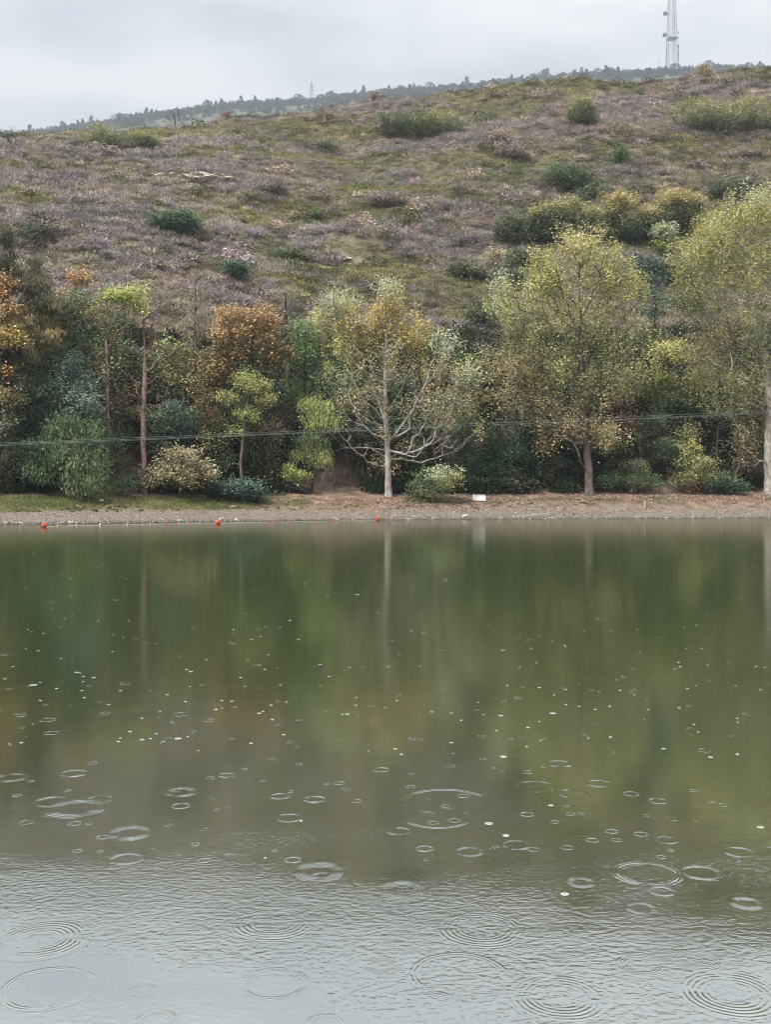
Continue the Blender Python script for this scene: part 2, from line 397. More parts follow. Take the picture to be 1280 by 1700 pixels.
for (px, py, wd, k) in rings:
    x, y = on_water(px, py)
    o = link('rain_ring', RM[k], M['water'], lake, (x, y, 0.0004))
    r = wd / 2 / F * y
    o.scale = (r, r, 0.55 * r + 0.012)
    o.rotation_euler.z = random.uniform(0, 6.28)
# fresh splashes and the countless tiny ripples further out
sV, sF, n0 = [], [], 0
spots = [(812, 1367, 26), (840, 1387, 22), (915, 1337, 17), (295, 1226, 22), (235, 1228, 16), (55, 1137, 24), (127, 1116, 14), (155, 1125, 14), (430, 1184, 14), (368, 1163, 10), (316, 1115, 14),
         (918, 1184, 20), (836, 1256, 22), (832, 1188, 15), (1180, 1257, 16), (1130, 1107, 10), (740, 963, 12), (1263, 1373, 22), (938, 1484, 26), (593, 987, 8), (1225, 1252, 12), (1030, 1146, 10), (500, 1363, 9), (440, 1424, 9), (645, 1107, 10)]
for _ in range(420):
    py = 893 + 360 * random.random() ** 1.5
    spots.append((random.uniform(-120, 1400), py, random.uniform(1.6, 3.6) + (py - 890) / 440 * random.uniform(0, 6)))
th = np.linspace(0, 2 * math.pi, 10, endpoint=False)
for (px, py, wd) in spots:
    x, y = on_water(px, py); r = wd / 2 / F * y * (.62 if wd > 8 else 1.15); hgt = 0.03 * r * random.uniform(.6, 1.2) + 0.0008
    prof = [(1.0, -0.002), (0.8, hgt), (0.55, hgt * 0.35), (0.18, hgt * 1.1)]
    for (q, h) in prof:
        jit = 1 + 0.12 * np.random.default_rng(int(px * 7 + py)).standard_normal(10)
        sV.append(np.stack([x + q * r * np.cos(th), y + q * r * np.sin(th), np.maximum(h * jit, -0.002)], 1))
    for k in range(3):
        for j in range(10):
            a_, b_ = n0 + k * 10 + j, n0 + k * 10 + (j + 1) % 10
            sF.append((a_ + 10, b_ + 10, b_, a_))
    n0 += 40
tag(link('raindrop_splashes', mesh_from('raindrop_splashes', np.concatenate(sV), sF, smooth_shade=True), M['splash'], lake), kind='stuff')

# ------------------------------------------------------------------ trees
def tube_mesh(P, Q, rp, rq, sides):
    """tapered prisms P->Q, all of the same side count"""
    D = Q - P; L = np.linalg.norm(D, axis=1, keepdims=True); D = D / np.maximum(L, 1e-6)
    ref = np.where(np.abs(D[:, 2:3]) > 0.9, np.array([[1.0, 0, 0]]), np.array([[0, 0, 1.0]]))
    U = np.cross(D, ref); U /= np.linalg.norm(U, axis=1, keepdims=True); W = np.cross(D, U)
    th = np.linspace(0, 2 * math.pi, sides, endpoint=False)
    ring = U[:, None, :] * np.cos(th)[None, :, None] + W[:, None, :] * np.sin(th)[None, :, None]
    A = P[:, None, :] + ring * rp[:, None, None]; B = (Q + D * rq[:, None] * 0.3)[:, None, :] + ring * rq[:, None, None]
    V = np.concatenate([A, B], 1).reshape(-1, 3)
    n = len(P); base = np.arange(n)[:, None] * 2 * sides; j = np.arange(sides)[None, :]; j2 = (j + 1) % sides
    Fc = np.stack([(base + j).ravel(), (base + j2).ravel(), (base + sides + j2).ravel(), (base + sides + j).ravel()], 1)
    return V, Fc

def tube_path(name, pts, r, sides=8):
    pts = np.array(pts, float); rr = np.full(len(pts), r) if np.isscalar(r) else np.array(r, float)
    D = np.gradient(pts, axis=0); D /= np.linalg.norm(D, axis=1, keepdims=True)
    ref = np.where(np.abs(D[:, 2:3]) > .9, [[1., 0, 0]], [[0, 0, 1.]]); U = np.cross(D, ref); U /= np.linalg.norm(U, axis=1, keepdims=True); Wv = np.cross(D, U)
    th = np.linspace(0, 2 * math.pi, sides, endpoint=False)
    V = (pts[:, None] + (U[:, None] * np.cos(th)[None, :, None] + Wv[:, None] * np.sin(th)[None, :, None]) * rr[:, None, None]).reshape(-1, 3)
    i = np.arange(len(pts) - 1)[:, None] * sides; j = np.arange(sides)[None]; j2 = (j + 1) % sides
    Fc = np.stack([(i + j).ravel(), (i + j2).ravel(), (i + sides + j2).ravel(), (i + sides + j).ravel()], 1)
    return mesh_from(name, V, Fc, smooth_shade=True)

def leaf_quads(Cn, size, aspect, mode, g):
    n = len(Cn)
    ax = g.standard_normal((n, 3))
    if mode == 'droop': ax = ax * 0.45 + np.array([0, 0, -1.0])
    elif mode == 'up': ax = ax * 0.5 + np.array([0, 0, 1.0])
    elif mode == 'flat': ax[:, 2] *= 0.25
    ax /= np.linalg.norm(ax, axis=1, keepdims=True)
    bx = np.cross(ax, g.standard_normal((n, 3))); bx /= np.linalg.norm(bx, axis=1, keepdims=True)
    if mode in ('rand', 'plume'):                                     # blades tend to face the sky
        nrm = np.cross(ax, bx); bias = nrm + np.sign(nrm[:, 2:3] + 1e-6) * np.array([0, -0.25, 0.8]); bias /= np.linalg.norm(bias, axis=1, keepdims=True)
        ax = ax - bias * (ax * bias).sum(1, keepdims=True); ax /= np.linalg.norm(ax, axis=1, keepdims=True); bx = np.cross(bias, ax)
    L = size * g.uniform(0.7, 1.3, (n, 1)); W = L * aspect
    V = np.stack([Cn - ax * L / 2, Cn + bx * W / 2 - ax * L * 0.08, Cn + ax * L / 2, Cn - bx * W / 2 - ax * L * 0.08], 1).reshape(-1, 3)
    return V, np.arange(n * 4).reshape(n, 4)

PAL = {  # leaf colours (linear), weight
 'gold': [(lin(192, 166, 82), 5), (lin(182, 160, 84), 3), (lin(164, 156, 90), 3), (lin(200, 178, 100), 2)],
 'goldbrown': [(lin(164, 148, 104), 4), (lin(150, 138, 102), 3), (lin(172, 156, 98), 3), (lin(146, 144, 98), 3)],
 'silver': [(lin(176, 184, 150), 4), (lin(150, 160, 110), 3), (lin(196, 202, 176), 2), (lin(140, 146, 84), 2)],
 'yellowgreen': [(lin(170, 164, 92), 4), (lin(150, 150, 80), 4), (lin(190, 178, 104), 2), (lin(132, 138, 74), 3)],
 'paleyellow': [(lin(212, 198, 128), 4), (lin(198, 188, 116), 3), (lin(178, 176, 116), 3)],
 'olive': [(lin(132, 130, 74), 4), (lin(118, 120, 68), 4), (lin(146, 136, 84), 2), (lin(104, 112, 66), 3)],
 'olivebrown': [(lin(136, 122, 80), 4), (lin(120, 112, 72), 3), (lin(150, 128, 84), 2), (lin(108, 106, 66), 3)],
 'orange': [(lin(186, 136, 74), 4), (lin(156, 124, 76), 3), (lin(184, 150, 94), 2), (lin(130, 116, 72), 4)],
 'orangedark': [(lin(140, 108, 60), 4), (lin(112, 98, 58), 4), (lin(164, 120, 62), 2), (lin(86, 84, 54), 4)],
 'lime': [(lin(164, 170, 80), 4), (lin(142, 154, 74), 3), (lin(180, 180, 92), 2)],
 'green': [(lin(78, 102, 62), 4), (lin(92, 114, 70), 3), (lin(68, 90, 58), 3)],
 'brightgreen': [(lin(108, 134, 74), 4), (lin(94, 120, 68), 3), (lin(126, 146, 84), 2)],
 'midgreen': [(lin(100, 116, 74), 4), (lin(114, 126, 80), 3), (lin(86, 104, 68), 3)],
 'locust': [(lin(140, 150, 76), 4), (lin(122, 136, 70), 3), (lin(160, 160, 84), 3)],
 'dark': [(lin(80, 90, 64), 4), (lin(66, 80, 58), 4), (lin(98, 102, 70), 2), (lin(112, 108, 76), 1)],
 'darkteal': [(lin(66, 88, 76), 4), (lin(80, 102, 88), 3), (lin(56, 76, 66), 3)],
 'evergreen': [(lin(62, 90, 62), 4), (lin(74, 102, 70), 3), (lin(52, 78, 56), 3)],
 'silverteal': [(lin(112, 130, 112), 4), (lin(128, 146, 128), 3), (lin(96, 116, 98), 3)],
 'beige': [(lin(160, 146, 112), 4), (lin(142, 132, 98), 4), (lin(178, 164, 128), 2), (lin(118, 116, 82), 3)],
 'needle': [(lin(86, 84, 60), 4), (lin(72, 74, 54), 4), (lin(104, 94, 66), 2)],
 'deadneedle': [(lin(132, 122, 100), 4), (lin(116, 110, 88), 4), (lin(146, 134, 108), 2)],
 'redbrown': [(lin(142, 96, 70), 4), (lin(124, 88, 68), 3), (lin(156, 116, 82), 2)],
 'hillyellow': [(lin(138, 136, 78), 4), (lin(120, 124, 72), 4), (lin(156, 150, 86), 2)],
 'hillorange': [(lin(164, 146, 84), 4), (lin(148, 138, 80), 4), (lin(178, 156, 92), 2)],
 'hillgreen': [(lin(82, 94, 60), 4), (lin(70, 82, 56), 4), (lin(100, 108, 66), 2)],
 'twig': [(lin(112, 102, 100), 3), (lin(128, 114, 106), 3)],
}
TRIS = [0]
def tree(name, label, cat, px, lobes, s=None, py=None, trunk=None, limbs=(), leaf=(0.13, 0.62, 26, 0.33, 'rand'), r0=0.15, bark='bark_grey', seed=1, up=0.55,
         tip=0.012, twigs=0, group=None, dens=1.0, tips=True):
    g = np.random.default_rng(seed)
    x0, y0 = at_s(px, s) if s is not None else ground_at(px, py)
    z0 = float(terrain(x0, y0)) - 0.06
    W3 = lambda p: np.array([X(p[0], y0), y0 + (p[2] if len(p) > 2 else 0.0), Z(p[1], y0)])
    k = y0 / F
    # skeleton: trunk, drawn limbs, then a branch to every leaf clump
    pos, par, fix = [np.array([x0, y0, z0])], [-1], [True]
    def grow(path, parent, step=0.45, wob=0.018):
        prev = parent
        for q in path:
            a0 = pos[prev]; n = max(1, int(np.linalg.norm(q - a0) / step))
            st = pos[prev].copy()
            for j in range(1, n + 1):
                p = st + (q - st) * j / n + (g.standard_normal(3) * wob if j < n else 0)
                pos.append(p); par.append(prev); prev = len(pos) - 1
        return prev
    if trunk is None:
        l0 = min(lobes, key=lambda l: l[1]); trunk = [(px + (l0[0] - px) * .5, (lobes[0][1] + l0[1]) / 2), (l0[0], l0[1])]
    grow([W3(p) for p in trunk], 0)
    ntrunk = len(pos)
    for lm in limbs:
        pts = [W3(p) for p in lm]
        i0 = int(np.argmin([np.linalg.norm(q - pts[0]) for q in pos])); grow(pts[1:], i0, wob=0.06)
    att, apal = [], []
    for (lx, ly, rx, ry, pal, n) in lobes:
        n = max(1, int(n * dens)); c = W3((lx, ly)); u = g.standard_normal((n, 3)); u /= np.linalg.norm(u, axis=1, keepdims=True)
        rad = g.random((n, 1)) ** 0.42 * np.where(g.random((n, 1)) < 0.2, g.uniform(1.0, 1.4, (n, 1)), 1.0)
        pts = c + u * rad * np.array([rx * k, rx * k * 0.85, ry * k])
        att.append(pts); apal += [pal] * n
    att = np.concatenate(att); apal = np.array(apal)
    att[:, 2] = np.maximum(att[:, 2], terrain(att[:, 0], att[:, 1]) + 0.12)
    axis = np.array([pos[i] for i in range(ntrunk)])
    dist = np.min(np.linalg.norm(att[:, None, :] - axis[None], axis=2), axis=1)
    for i in np.argsort(dist):
        p = att[i]; A = np.array(pos); dlt = p - A; hd = np.linalg.norm(dlt[:, :2], axis=1); L = np.linalg.norm(dlt, axis=1)
        bad = np.maximum(0, up * hd - dlt[:, 2])
        j = int(np.argmin(L + 1.6 * bad)); q = A[j]
        n = max(2, int(L[j] / 0.5)); mid = (q + p) / 2 + np.array([0, 0, -0.10 * L[j] * (1 if up > 0 else -1)]) + g.standard_normal(3) * 0.06 * L[j]
        prev = j
        for e in range(1, n + 1):
            tt = e / n; pos.append((1 - tt) ** 2 * q + 2 * tt * (1 - tt) * mid + tt * tt * p); par.append(prev); prev = len(pos) - 1
    P = np.array(pos); par = np.array(par)
    for _ in range(twigs):                                   # bare twigs at the branch ends
        j = int(g.integers(ntrunk, len(P))); 
    e_ = 2.3; acc = np.zeros(len(P)); rad = np.zeros(len(P))
    for i in range(len(P) - 1, -1, -1):
        rad[i] = max(tip, acc[i] ** (1 / e_)) if acc[i] > 0 else tip
        if par[i] >= 0: acc[par[i]] += rad[i] ** e_
    sc_ = r0 / rad[0]; wgt = np.clip((rad - tip) / max(rad[0] - tip, 1e-6), 0, 1) ** 0.6
    rad = rad * (1 + (sc_ - 1) * wgt)
    hgt = P[:, 2] - z0
    rad[:ntrunk] *= 1 + 0.45 * np.exp(-hgt[:ntrunk] / 0.35)
    root = thing(name, label, cat, (x0, y0, z0), group)
    base = np.array([x0, y0, z0])
    idx = np.arange(1, len(P)); pr = par[1:]
    tr_ = idx[idx < ntrunk]; br = idx[idx >= ntrunk]
    tm = tube_path('trunk', P[:ntrunk] - base, rad[:ntrunk], 8); trk = link('trunk', tm, M[bark], root); TRIS[0] += 16 * ntrunk
    if len(br):
        rp = np.minimum(rad[par[br]], rad[br] * 1.35)
        V, Fc = tube_mesh(P[par[br]] - base, P[br] - base, rp, rad[br], 4)
        link('branches', mesh_from('branches', V, Fc, smooth_shade=True), M[bark], trk)['kind'] = 'stuff'; TRIS[0] += 2 * len(Fc)
    size, asp, per, sig, mode = leaf
    size, per = size * 1.12, per * 1.5
    if per > 0:
        n = len(att); cnt = np.where(apal == 'bare', 0, g.poisson(per, n)); own = np.repeat(np.arange(n), cnt)
        off = g.standard_normal((len(own), 3)) * sig * np.array([1, 1, 0.8])
        if mode == 'plume': off *= np.array([.72, .72, 1.75])
        if mode == 'droop': off[:, 2] -= np.abs(g.standard_normal(len(own))) * sig * 0.9
        Cn = att[own] + off - base
        col = np.zeros((len(own), 3)); clump_v = 1.75 * g.uniform(0.75, 1.25, n)[own]
        fav = g.random(n)
        for pal in set(apal) - {'bare'}:
            cs = PAL[pal]; wts = np.array([c[1] for c in cs], float); cum = np.cumsum(wts / wts.sum()); tab = np.array([c[0] for c in cs])
            sel = np.nonzero(apal[own] == pal)[0]
            u = np.where(g.random(len(sel)) < 0.5, fav[own[sel]], g.random(len(sel)))
            col[sel] = tab[np.minimum(np.searchsorted(cum, u), len(cs) - 1)]
        col = col * 0.80 + col.mean(1, keepdims=True) * 0.20
        if mode == 'plume': col = col * 1.14
        col *= (clump_v * g.uniform(0.62, 1.42, len(own)))[:, None]
        col *= np.minimum(1, 0.78 / col.max(1, keepdims=True))
        V, Fc = leaf_quads(Cn, size, asp, mode, g)
        link('crown', mesh_from('crown', V, Fc, col), M['leaf'], root); TRIS[0] += 2 * len(Fc)
    return root

POP = (0.125, 0.72, 24, 0.30, 'rand')
# --- the three poplars
tree('poplar_tree', 'golden poplar with pale straight trunk and silver tips in the middle of the shore', 'tree', 645, s=7.0, py=None, seed=11, r0=0.22, bark='bark_pale', leaf=(0.115, 0.75, 32, 0.28, 'plume'), tip=0.019,
     trunk=[(644, 760), (641, 700), (639, 640), (641, 580), (640, 500)],
     limbs=[[(640, 722), (612, 690, -1), (590, 640, -1.6), (572, 590, -1.8)], [(640, 705), (625, 660, .8), (606, 615, 1.4), (590, 560, 1.8)], [(642, 735), (680, 690, -.8), (706, 640, -1.2), (722, 590, -1.4)],
            [(643, 752), (690, 760, -1.5), (722, 715, -2), (748, 680, -2.2)], [(645, 765), (700, 768, 1), (760, 748, 1.4), (792, 715, 1.6)], [(644, 775), (610, 768, -1), (585, 745, -1.5), (560, 715, -2)],
            [(643, 690), (668, 640, 1), (684, 580, 1.5), (690, 540, 1.6)], [(643, 745), (600, 742, .6), (572, 742, 1), (545, 752, 1.2)], [(644, 758), (676, 745, 2), (700, 738, 2.6), (735, 722, 3)]],
     lobes=[(648, 520, 34, 42, 'gold', 75), (600, 545, 42, 40, 'gold', 60), (690, 560, 30, 42, 'gold', 45), (550, 530, 34, 36, 'yellowgreen', 45), (570, 505, 40, 20, 'silver', 32), (640, 483, 34, 14, 'silver', 16),
            (735, 575, 30, 24, 'silver', 26), (560, 590, 40, 34, 'yellowgreen', 38), (640, 600, 60, 40, 'goldbrown', 46), (730, 620, 50, 40, 'goldbrown', 42), (775, 630, 26, 30, 'silver', 26), (720, 670, 60, 34, 'goldbrown', 26),
            (600, 655, 50, 38, 'goldbrown', 22), (640, 700, 60, 40, 'olivebrown', 14), (745, 690, 40, 26, 'olivebrown', 16), (650, 765, 40, 22, 'olivebrown', 8), (800, 712, 8, 8, 'yellowgreen', 2), (705, 705, 64, 46, 'bare', 60), (600, 715, 50, 44, 'bare', 36), (745, 728, 44, 26, 'bare', 34), (650, 660, 60, 50, 'bare', 30)])
tree('poplar_tree', 'broad yellow-green poplar with forked grey trunk standing on the dirt path', 'tree', 979, s=7.2, seed=12, r0=0.30, bark='bark_grey', leaf=(0.118, 0.75, 42, 0.31, 'plume'), tip=0.017,
     trunk=[(978, 780), (974, 735), (968, 690), (966, 640), (965, 560), (962, 450)],
     limbs=[[(976, 795), (962, 768, -.5), (954, 745, -.8), (940, 720, -1), (920, 680, -1.4), (895, 650, -1.6)], [(976, 778), (982, 735, .6), (983, 690, .9), (990, 640, 1.2), (1000, 570, 1.4), (1015, 500, 1.5)],
            [(966, 640), (930, 580, -1), (900, 530, -1.5), (880, 490, -2)], [(966, 610), (1010, 560, 1.5), (1050, 515, 2), (1078, 470, 2)], [(965, 560), (935, 480, .8), (920, 430, 1)], [(965, 540), (990, 470, -1), (1000, 420, -1.2)]],
     lobes=[(962, 410, 46, 36, 'paleyellow', 60), (905, 455, 44, 40, 'yellowgreen', 60), (1010, 450, 52, 44, 'yellowgreen', 70), (855, 500, 46, 38, 'silver', 24), (850, 505, 46, 38, 'yellowgreen', 30), (1055, 490, 26, 34, 'yellowgreen', 26), (960, 500, 80, 50, 'yellowgreen', 95),
            (880, 560, 66, 46, 'olive', 75), (1000, 560, 66, 50, 'olive', 80), (860, 610, 56, 40, 'olivebrown', 55), (950, 620, 70, 46, 'olive', 75), (1020, 630, 50, 40, 'olive', 50), (880, 670, 60, 34, 'olivebrown', 48),
            (960, 680, 60, 24, 'olivebrown', 28), (930, 712, 46, 20, 'goldbrown', 34), (1000, 722, 42, 16, 'goldbrown', 36), (900, 735, 24, 10, 'olivebrown', 9), (830, 470, 16, 14, 'silver', 8), (975, 545, 30, 14, 'silver', 12)])
tree('poplar_tree', 'tall poplar with leaning pale trunk at the right edge of the shore', 'tree', 1277, s=8.0, seed=13, r0=0.34, bark='bark_pale', leaf=(0.118, 0.75, 42, 0.33, 'plume'), tip=0.017,
     trunk=[(1276, 740), (1279, 660), (1268, 590), (1252, 530), (1242, 470), (1236, 400)],
     limbs=[[(1252, 530), (1264, 470, 1), (1258, 430, 1.4), (1262, 380, 1.6)], [(1244, 470), (1215, 445, -.8), (1180, 425, -1.4), (1150, 400, -1.6)], [(1240, 440), (1262, 405, -.5), (1290, 385, -1)], [(1262, 570), (1300, 520, 1), (1340, 470, 1.4)],
            [(1258, 560), (1215, 555, 1.5), (1170, 545, 2)], [(1277, 680), (1240, 640, -1.4), (1200, 620, -2)], [(1276, 770), (1255, 765, -1.2), (1240, 775, -1.6)]],
     lobes=[(1250, 360, 60, 40, 'yellowgreen', 85), (1190, 390, 46, 40, 'yellowgreen', 65), (1310, 380, 60, 50, 'yellowgreen', 70), (1150, 430, 40, 36, 'yellowgreen', 50), (1230, 440, 70, 46, 'yellowgreen', 90), (1320, 480, 70, 60, 'olive', 80),
            (1160, 500, 56, 40, 'olive', 70), (1240, 530, 70, 50, 'olive', 85), (1340, 580, 70, 60, 'olive', 60), (1190, 580, 60, 44, 'olivebrown', 70), (1260, 620, 60, 50, 'olive', 65), (1215, 650, 46, 40, 'olive', 45), (1300, 690, 60, 50, 'olivebrown', 40),
            (1235, 735, 26, 36, 'olivebrown', 24), (1250, 330, 40, 16, 'silver', 16), (1265, 560, 24, 20, 'silver', 16)])
# --- trees of the left half
tree('pine_tree', 'sparse dark pine with upturned boughs at the left edge of the shore', 'tree', 14, s=8.6, seed=21, r0=0.24, bark='bark_dark', leaf=(0.26, 0.16, 60, 0.20, 'up'), up=0.15,
     trunk=[(13, 700), (12, 560), (8, 430), (8, 375)], limbs=[[(12, 520), (45, 500, -1), (75, 462, -1.5)], [(12, 500), (40, 470, .8), (66, 445, 1)], [(10, 460), (30, 440, -.6), (46, 412, -.8)], [(13, 560), (50, 550, -1), (90, 520, -1.6)]],
     lobes=[(8, 395, 10, 22, 'needle', 15), (16, 440, 28, 22, 'needle', 24), (44, 475, 34, 18, 'needle', 26), (-20, 470, 44, 30, 'needle', 26), (74, 508, 36, 16, 'needle', 22), (30, 540, 56, 22, 'olivebrown', 26), (-30, 560, 50, 40, 'needle', 30), (20, 600, 60, 30, 'dark', 34), (10, 650, 60, 34, 'dark', 34), (60, 575, 40, 24, 'olivebrown', 20)])
tree('pine_tree', 'dark conical pine half hidden right of the left-edge pine', 'tree', 62, s=12.5, seed=215, r0=0.16, bark='bark_dark', leaf=(0.26, 0.16, 44, 0.22, 'up'), up=0.1,
     lobes=[(60, 442, 7, 18, 'needle', 9), (60, 470, 18, 14, 'needle', 14), (64, 496, 28, 14, 'needle', 20), (58, 524, 36, 16, 'needle', 26), (62, 556, 42, 20, 'needle', 30), (60, 600, 46, 28, 'needle', 34)])
tree('broadleaf_tree', 'orange-leaved tree cut by the left edge of the picture', 'tree', -8, s=7.2, seed=22, r0=0.13, bark='bark_dark', leaf=(0.15, 0.7, 24, 0.3, 'rand'),
     lobes=[(2, 478, 18, 26, 'orange', 26), (-30, 540, 40, 40, 'orange', 34), (16, 512, 18, 10, 'orange', 14), (16, 560, 32, 14, 'gold', 22), (4, 615, 22, 18, 'orangedark', 16), (8, 660, 30, 26, 'olivebrown', 22), (6, 710, 34, 30, 'dark', 26)])
tree('broadleaf_tree', 'small tree with an orange top behind the lime-topped tree', 'tree', 118, s=13.5, seed=23, r0=0.12, bark='bark_dark', leaf=(0.16, 0.7, 22, 0.3, 'rand'),
     lobes=[(132, 462, 22, 14, 'orange', 20), (112, 490, 30, 14, 'orange', 16), (120, 520, 44, 26, 'orangedark', 30), (120, 570, 50, 36, 'dark', 34)])
tree('broadleaf_tree', 'dark tree with yellow-green sprays beside the left pine', 'tree', 92, s=10.0, seed=24, r0=0.13, bark='bark_dark',
     lobes=[(92, 514, 26, 16, 'lime', 28), (118, 505, 28, 20, 'green', 30), (98, 540, 30, 14, 'gold', 20), (120, 535, 30, 20, 'green', 26), (90, 570, 50, 30, 'midgreen', 40), (100, 620, 60, 40, 'dark', 40)])
tree('broadleaf_tree', 'tall thin tree with a lime-green cap above a forked pinkish trunk', 'tree', 179, s=8.2, seed=25, r0=0.10, bark='bark_pine', leaf=(0.14, 0.65, 24, 0.28, 'rand'), up=0.8,
     trunk=[(178, 700), (178, 620), (175, 565), (180, 540), (176, 500)], limbs=[[(176, 572), (195, 560, .3), (204, 540, .5), (206, 500, .6)], [(176, 560), (160, 535, -.4), (150, 520, -.6)], [(178, 620), (158, 606, -.6), (135, 582, -1)]],
     lobes=[(210, 489, 30, 12, 'lime', 46), (186, 493, 16, 8, 'lime', 14), (232, 510, 12, 18, 'lime', 16), (180, 520, 40, 24, 'olive', 22), (165, 560, 34, 30, 'olive', 14), (180, 610, 34, 20, 'olivebrown', 10), (160, 500, 16, 14, 'olive', 9)])
tree('dead_pine', 'bare dead pine trunk with short broken twigs on the left bank', 'tree', 239, s=7.8, seed=26, r0=0.16, bark='bark_pine', leaf=(0.1, 0.3, 0, 0.2, 'rand'), up=0.3, tip=0.02,
     trunk=[(237, 700), (239, 640), (240, 590), (239, 568), (237, 545)],
     limbs=[[(240, 600), (247, 575, .3), (250, 540, .4), (252, 520, .5)], [(240, 605), (228, 585, -.4), (220, 568, -.6), (221, 548, -.6)], [(239, 640), (256, 624, .5), (275, 620, .6), (300, 612, .8)], [(239, 618), (226, 600, .4), (216, 600, .5)],
            [(238, 668), (222, 656, -.5), (210, 660, -.6)], [(238, 672), (260, 674, .4), (282, 668, .6)], [(238, 680), (224, 672, .4), (212, 684, .6)], [(240, 590), (256, 582, -.4), (262, 560, -.6)]],
     lobes=[(248, 530, 34, 34, 'twig', 40), (262, 580, 34, 24, 'twig', 20), (238, 640, 46, 50, 'twig', 30)])
tree('pine_tree', 'thin grey-brown half-dead pine behind the orange tree', 'tree', 322, s=16, seed=27, r0=0.14, bark='bark_dark', leaf=(0.22, 0.15, 34, 0.20, 'up'), up=0.2,
     lobes=[(326, 460, 6, 22, 'deadneedle', 8), (330, 490, 18, 18, 'deadneedle', 14), (318, 510, 30, 16, 'deadneedle', 16), (330, 540, 36, 26, 'deadneedle', 24), (320, 590, 44, 30, 'deadneedle', 26)])
tree('pine_tree', 'brown-needled pine top showing above the orange tree', 'tree', 478, s=17, seed=28, r0=0.14, bark='bark_dark', leaf=(0.22, 0.15, 34, 0.20, 'up'), up=0.2,
     lobes=[(470, 486, 26, 12, 'deadneedle', 14), (478, 510, 34, 18, 'needle', 22), (470, 545, 40, 26, 'needle', 26)])
tree('olive_tree', 'silvery blue-green shrub tree on the left bank', 'tree', 112, s=7.4, seed=29, r0=0.12, bark='bark_dark', leaf=(0.15, 0.4, 30, 0.3, 'rand'),
     lobes=[(108, 610, 36, 26, 'darkteal', 40), (122, 640, 40, 24, 'silverteal', 44), (88, 650, 40, 26, 'darkteal', 36), (130, 670, 44, 24, 'silverteal', 50), (80, 690, 30, 24, 'darkteal', 30), (150, 690, 26, 26, 'silverteal', 24)])
tree('willow_bush', 'large green drooping bush overhanging the left grass strip', 'bush', 128, s=6.2, seed=30, r0=0.10, bark='bark_dark', leaf=(0.17, 0.3, 34, 0.28, 'droop'),
     trunk=[(126, 800), (122, 760), (118, 720)],
     lobes=[(105, 705, 40, 22, 'green', 55), (150, 722, 30, 26, 'green', 36), (90, 745, 60, 22, 'green', 60), (130, 765, 52, 26, 'midgreen', 70), (70, 775, 40, 16, 'green', 34), (140, 795, 34, 20, 'midgreen', 44), (130, 740, 50, 20, 'dark', 30)])
tree('beige_bush', 'rounded bush with pale beige leaves beside the dead pine', 'bush', 298, s=6.6, seed=31, r0=0.07, bark='bark_dark', leaf=(0.13, 0.6, 22, 0.24, 'rand'),
     lobes=[(305, 755, 30, 16, 'beige', 40), (268, 784, 36, 12, 'beige', 36), (328, 786, 30, 18, 'beige', 36), (300, 790, 56, 18, 'olivebrown', 50), (252, 797, 24, 8, 'beige', 14), (300, 775, 50, 20, 'olive', 20)])
tree('evergreen_shrub', 'low dark green shrub at the foot of the slim yellow-green tree', 'bush', 395, s=6.2, seed=32, r0=0.05, bark='bark_dark', leaf=(0.15, 0.55, 34, 0.24, 'rand'),
     lobes=[(395, 812, 46, 15, 'darkteal', 70), (365, 815, 22, 12, 'evergreen', 24), (420, 818, 26, 10, 'darkteal', 26)])
tree('slim_tree', 'slim tree with curved trunk and pale yellow-green clumps', 'tree', 403, s=7.4, seed=33, r0=0.10, bark='bark_grey', leaf=(0.12, 0.5, 26, 0.24, 'rand'),
     trunk=[(399, 770), (402, 735), (406, 700), (412, 660)], limbs=[[(402, 735), (420, 715, .4), (436, 690, .6), (445, 668, .7)], [(404, 715), (385, 690, -.4), (376, 668, -.6)]],
     lobes=[(412, 632, 28, 14, 'locust', 34), (440, 662, 18, 10, 'yellowgreen', 18), (378, 660, 18, 10, 'locust', 18), (408, 690, 26, 12, 'locust', 26), (425, 645, 30, 16, 'yellowgreen', 20), (392, 715, 18, 8, 'locust', 10)])
tree('broadleaf_tree', 'large orange-topped autumn tree left of the golden poplar', 'tree', 405, s=10.0, seed=34, r0=0.2, bark='bark_dark', leaf=(0.16, 0.72, 26, 0.32, 'rand'),
     lobes=[(385, 530, 30, 20, 'orange', 36), (435, 528, 34, 22, 'orange', 44), (400, 560, 50, 26, 'orange', 50), (375, 600, 50, 34, 'orangedark', 60), (450, 580, 34, 40, 'orangedark', 44), (350, 650, 34, 36, 'orangedark', 40), (420, 640, 50, 36, 'dark', 40), (345, 690, 30, 34, 'dark', 26), (400, 700, 60, 40, 'dark', 40)])
tree('locust_tree', 'bright green locust tree close to the left of the golden poplar', 'tree', 505, s=10.5, seed=35, r0=0.13, bark='bark_dark', leaf=(0.14, 0.5, 28, 0.3, 'rand'),
     lobes=[(508, 552, 28, 20, 'brightgreen', 40), (505, 590, 30, 26, 'brightgreen', 44), (530, 610, 30, 30, 'green', 34), (500, 645, 36, 18, 'brightgreen', 36), (520, 680, 40, 26, 'dark', 34), (545, 570, 26, 30, 'midgreen', 24)])
tree('locust_tree', 'small drooping locust with yellow-green leaves over the dark slab', 'tree', 518, s=8.2, seed=36, r0=0.08, bark='bark_dark', leaf=(0.12, 0.4, 28, 0.22, 'droop'),
     trunk=[(520, 770), (522, 720), (525, 690)],
     lobes=[(526, 672, 30, 14, 'locust', 40), (530, 698, 30, 16, 'locust', 40), (518, 728, 26, 12, 'midgreen', 28), (520, 752, 32, 14, 'locust', 36), (535, 765, 16, 8, 'hillyellow', 12)])
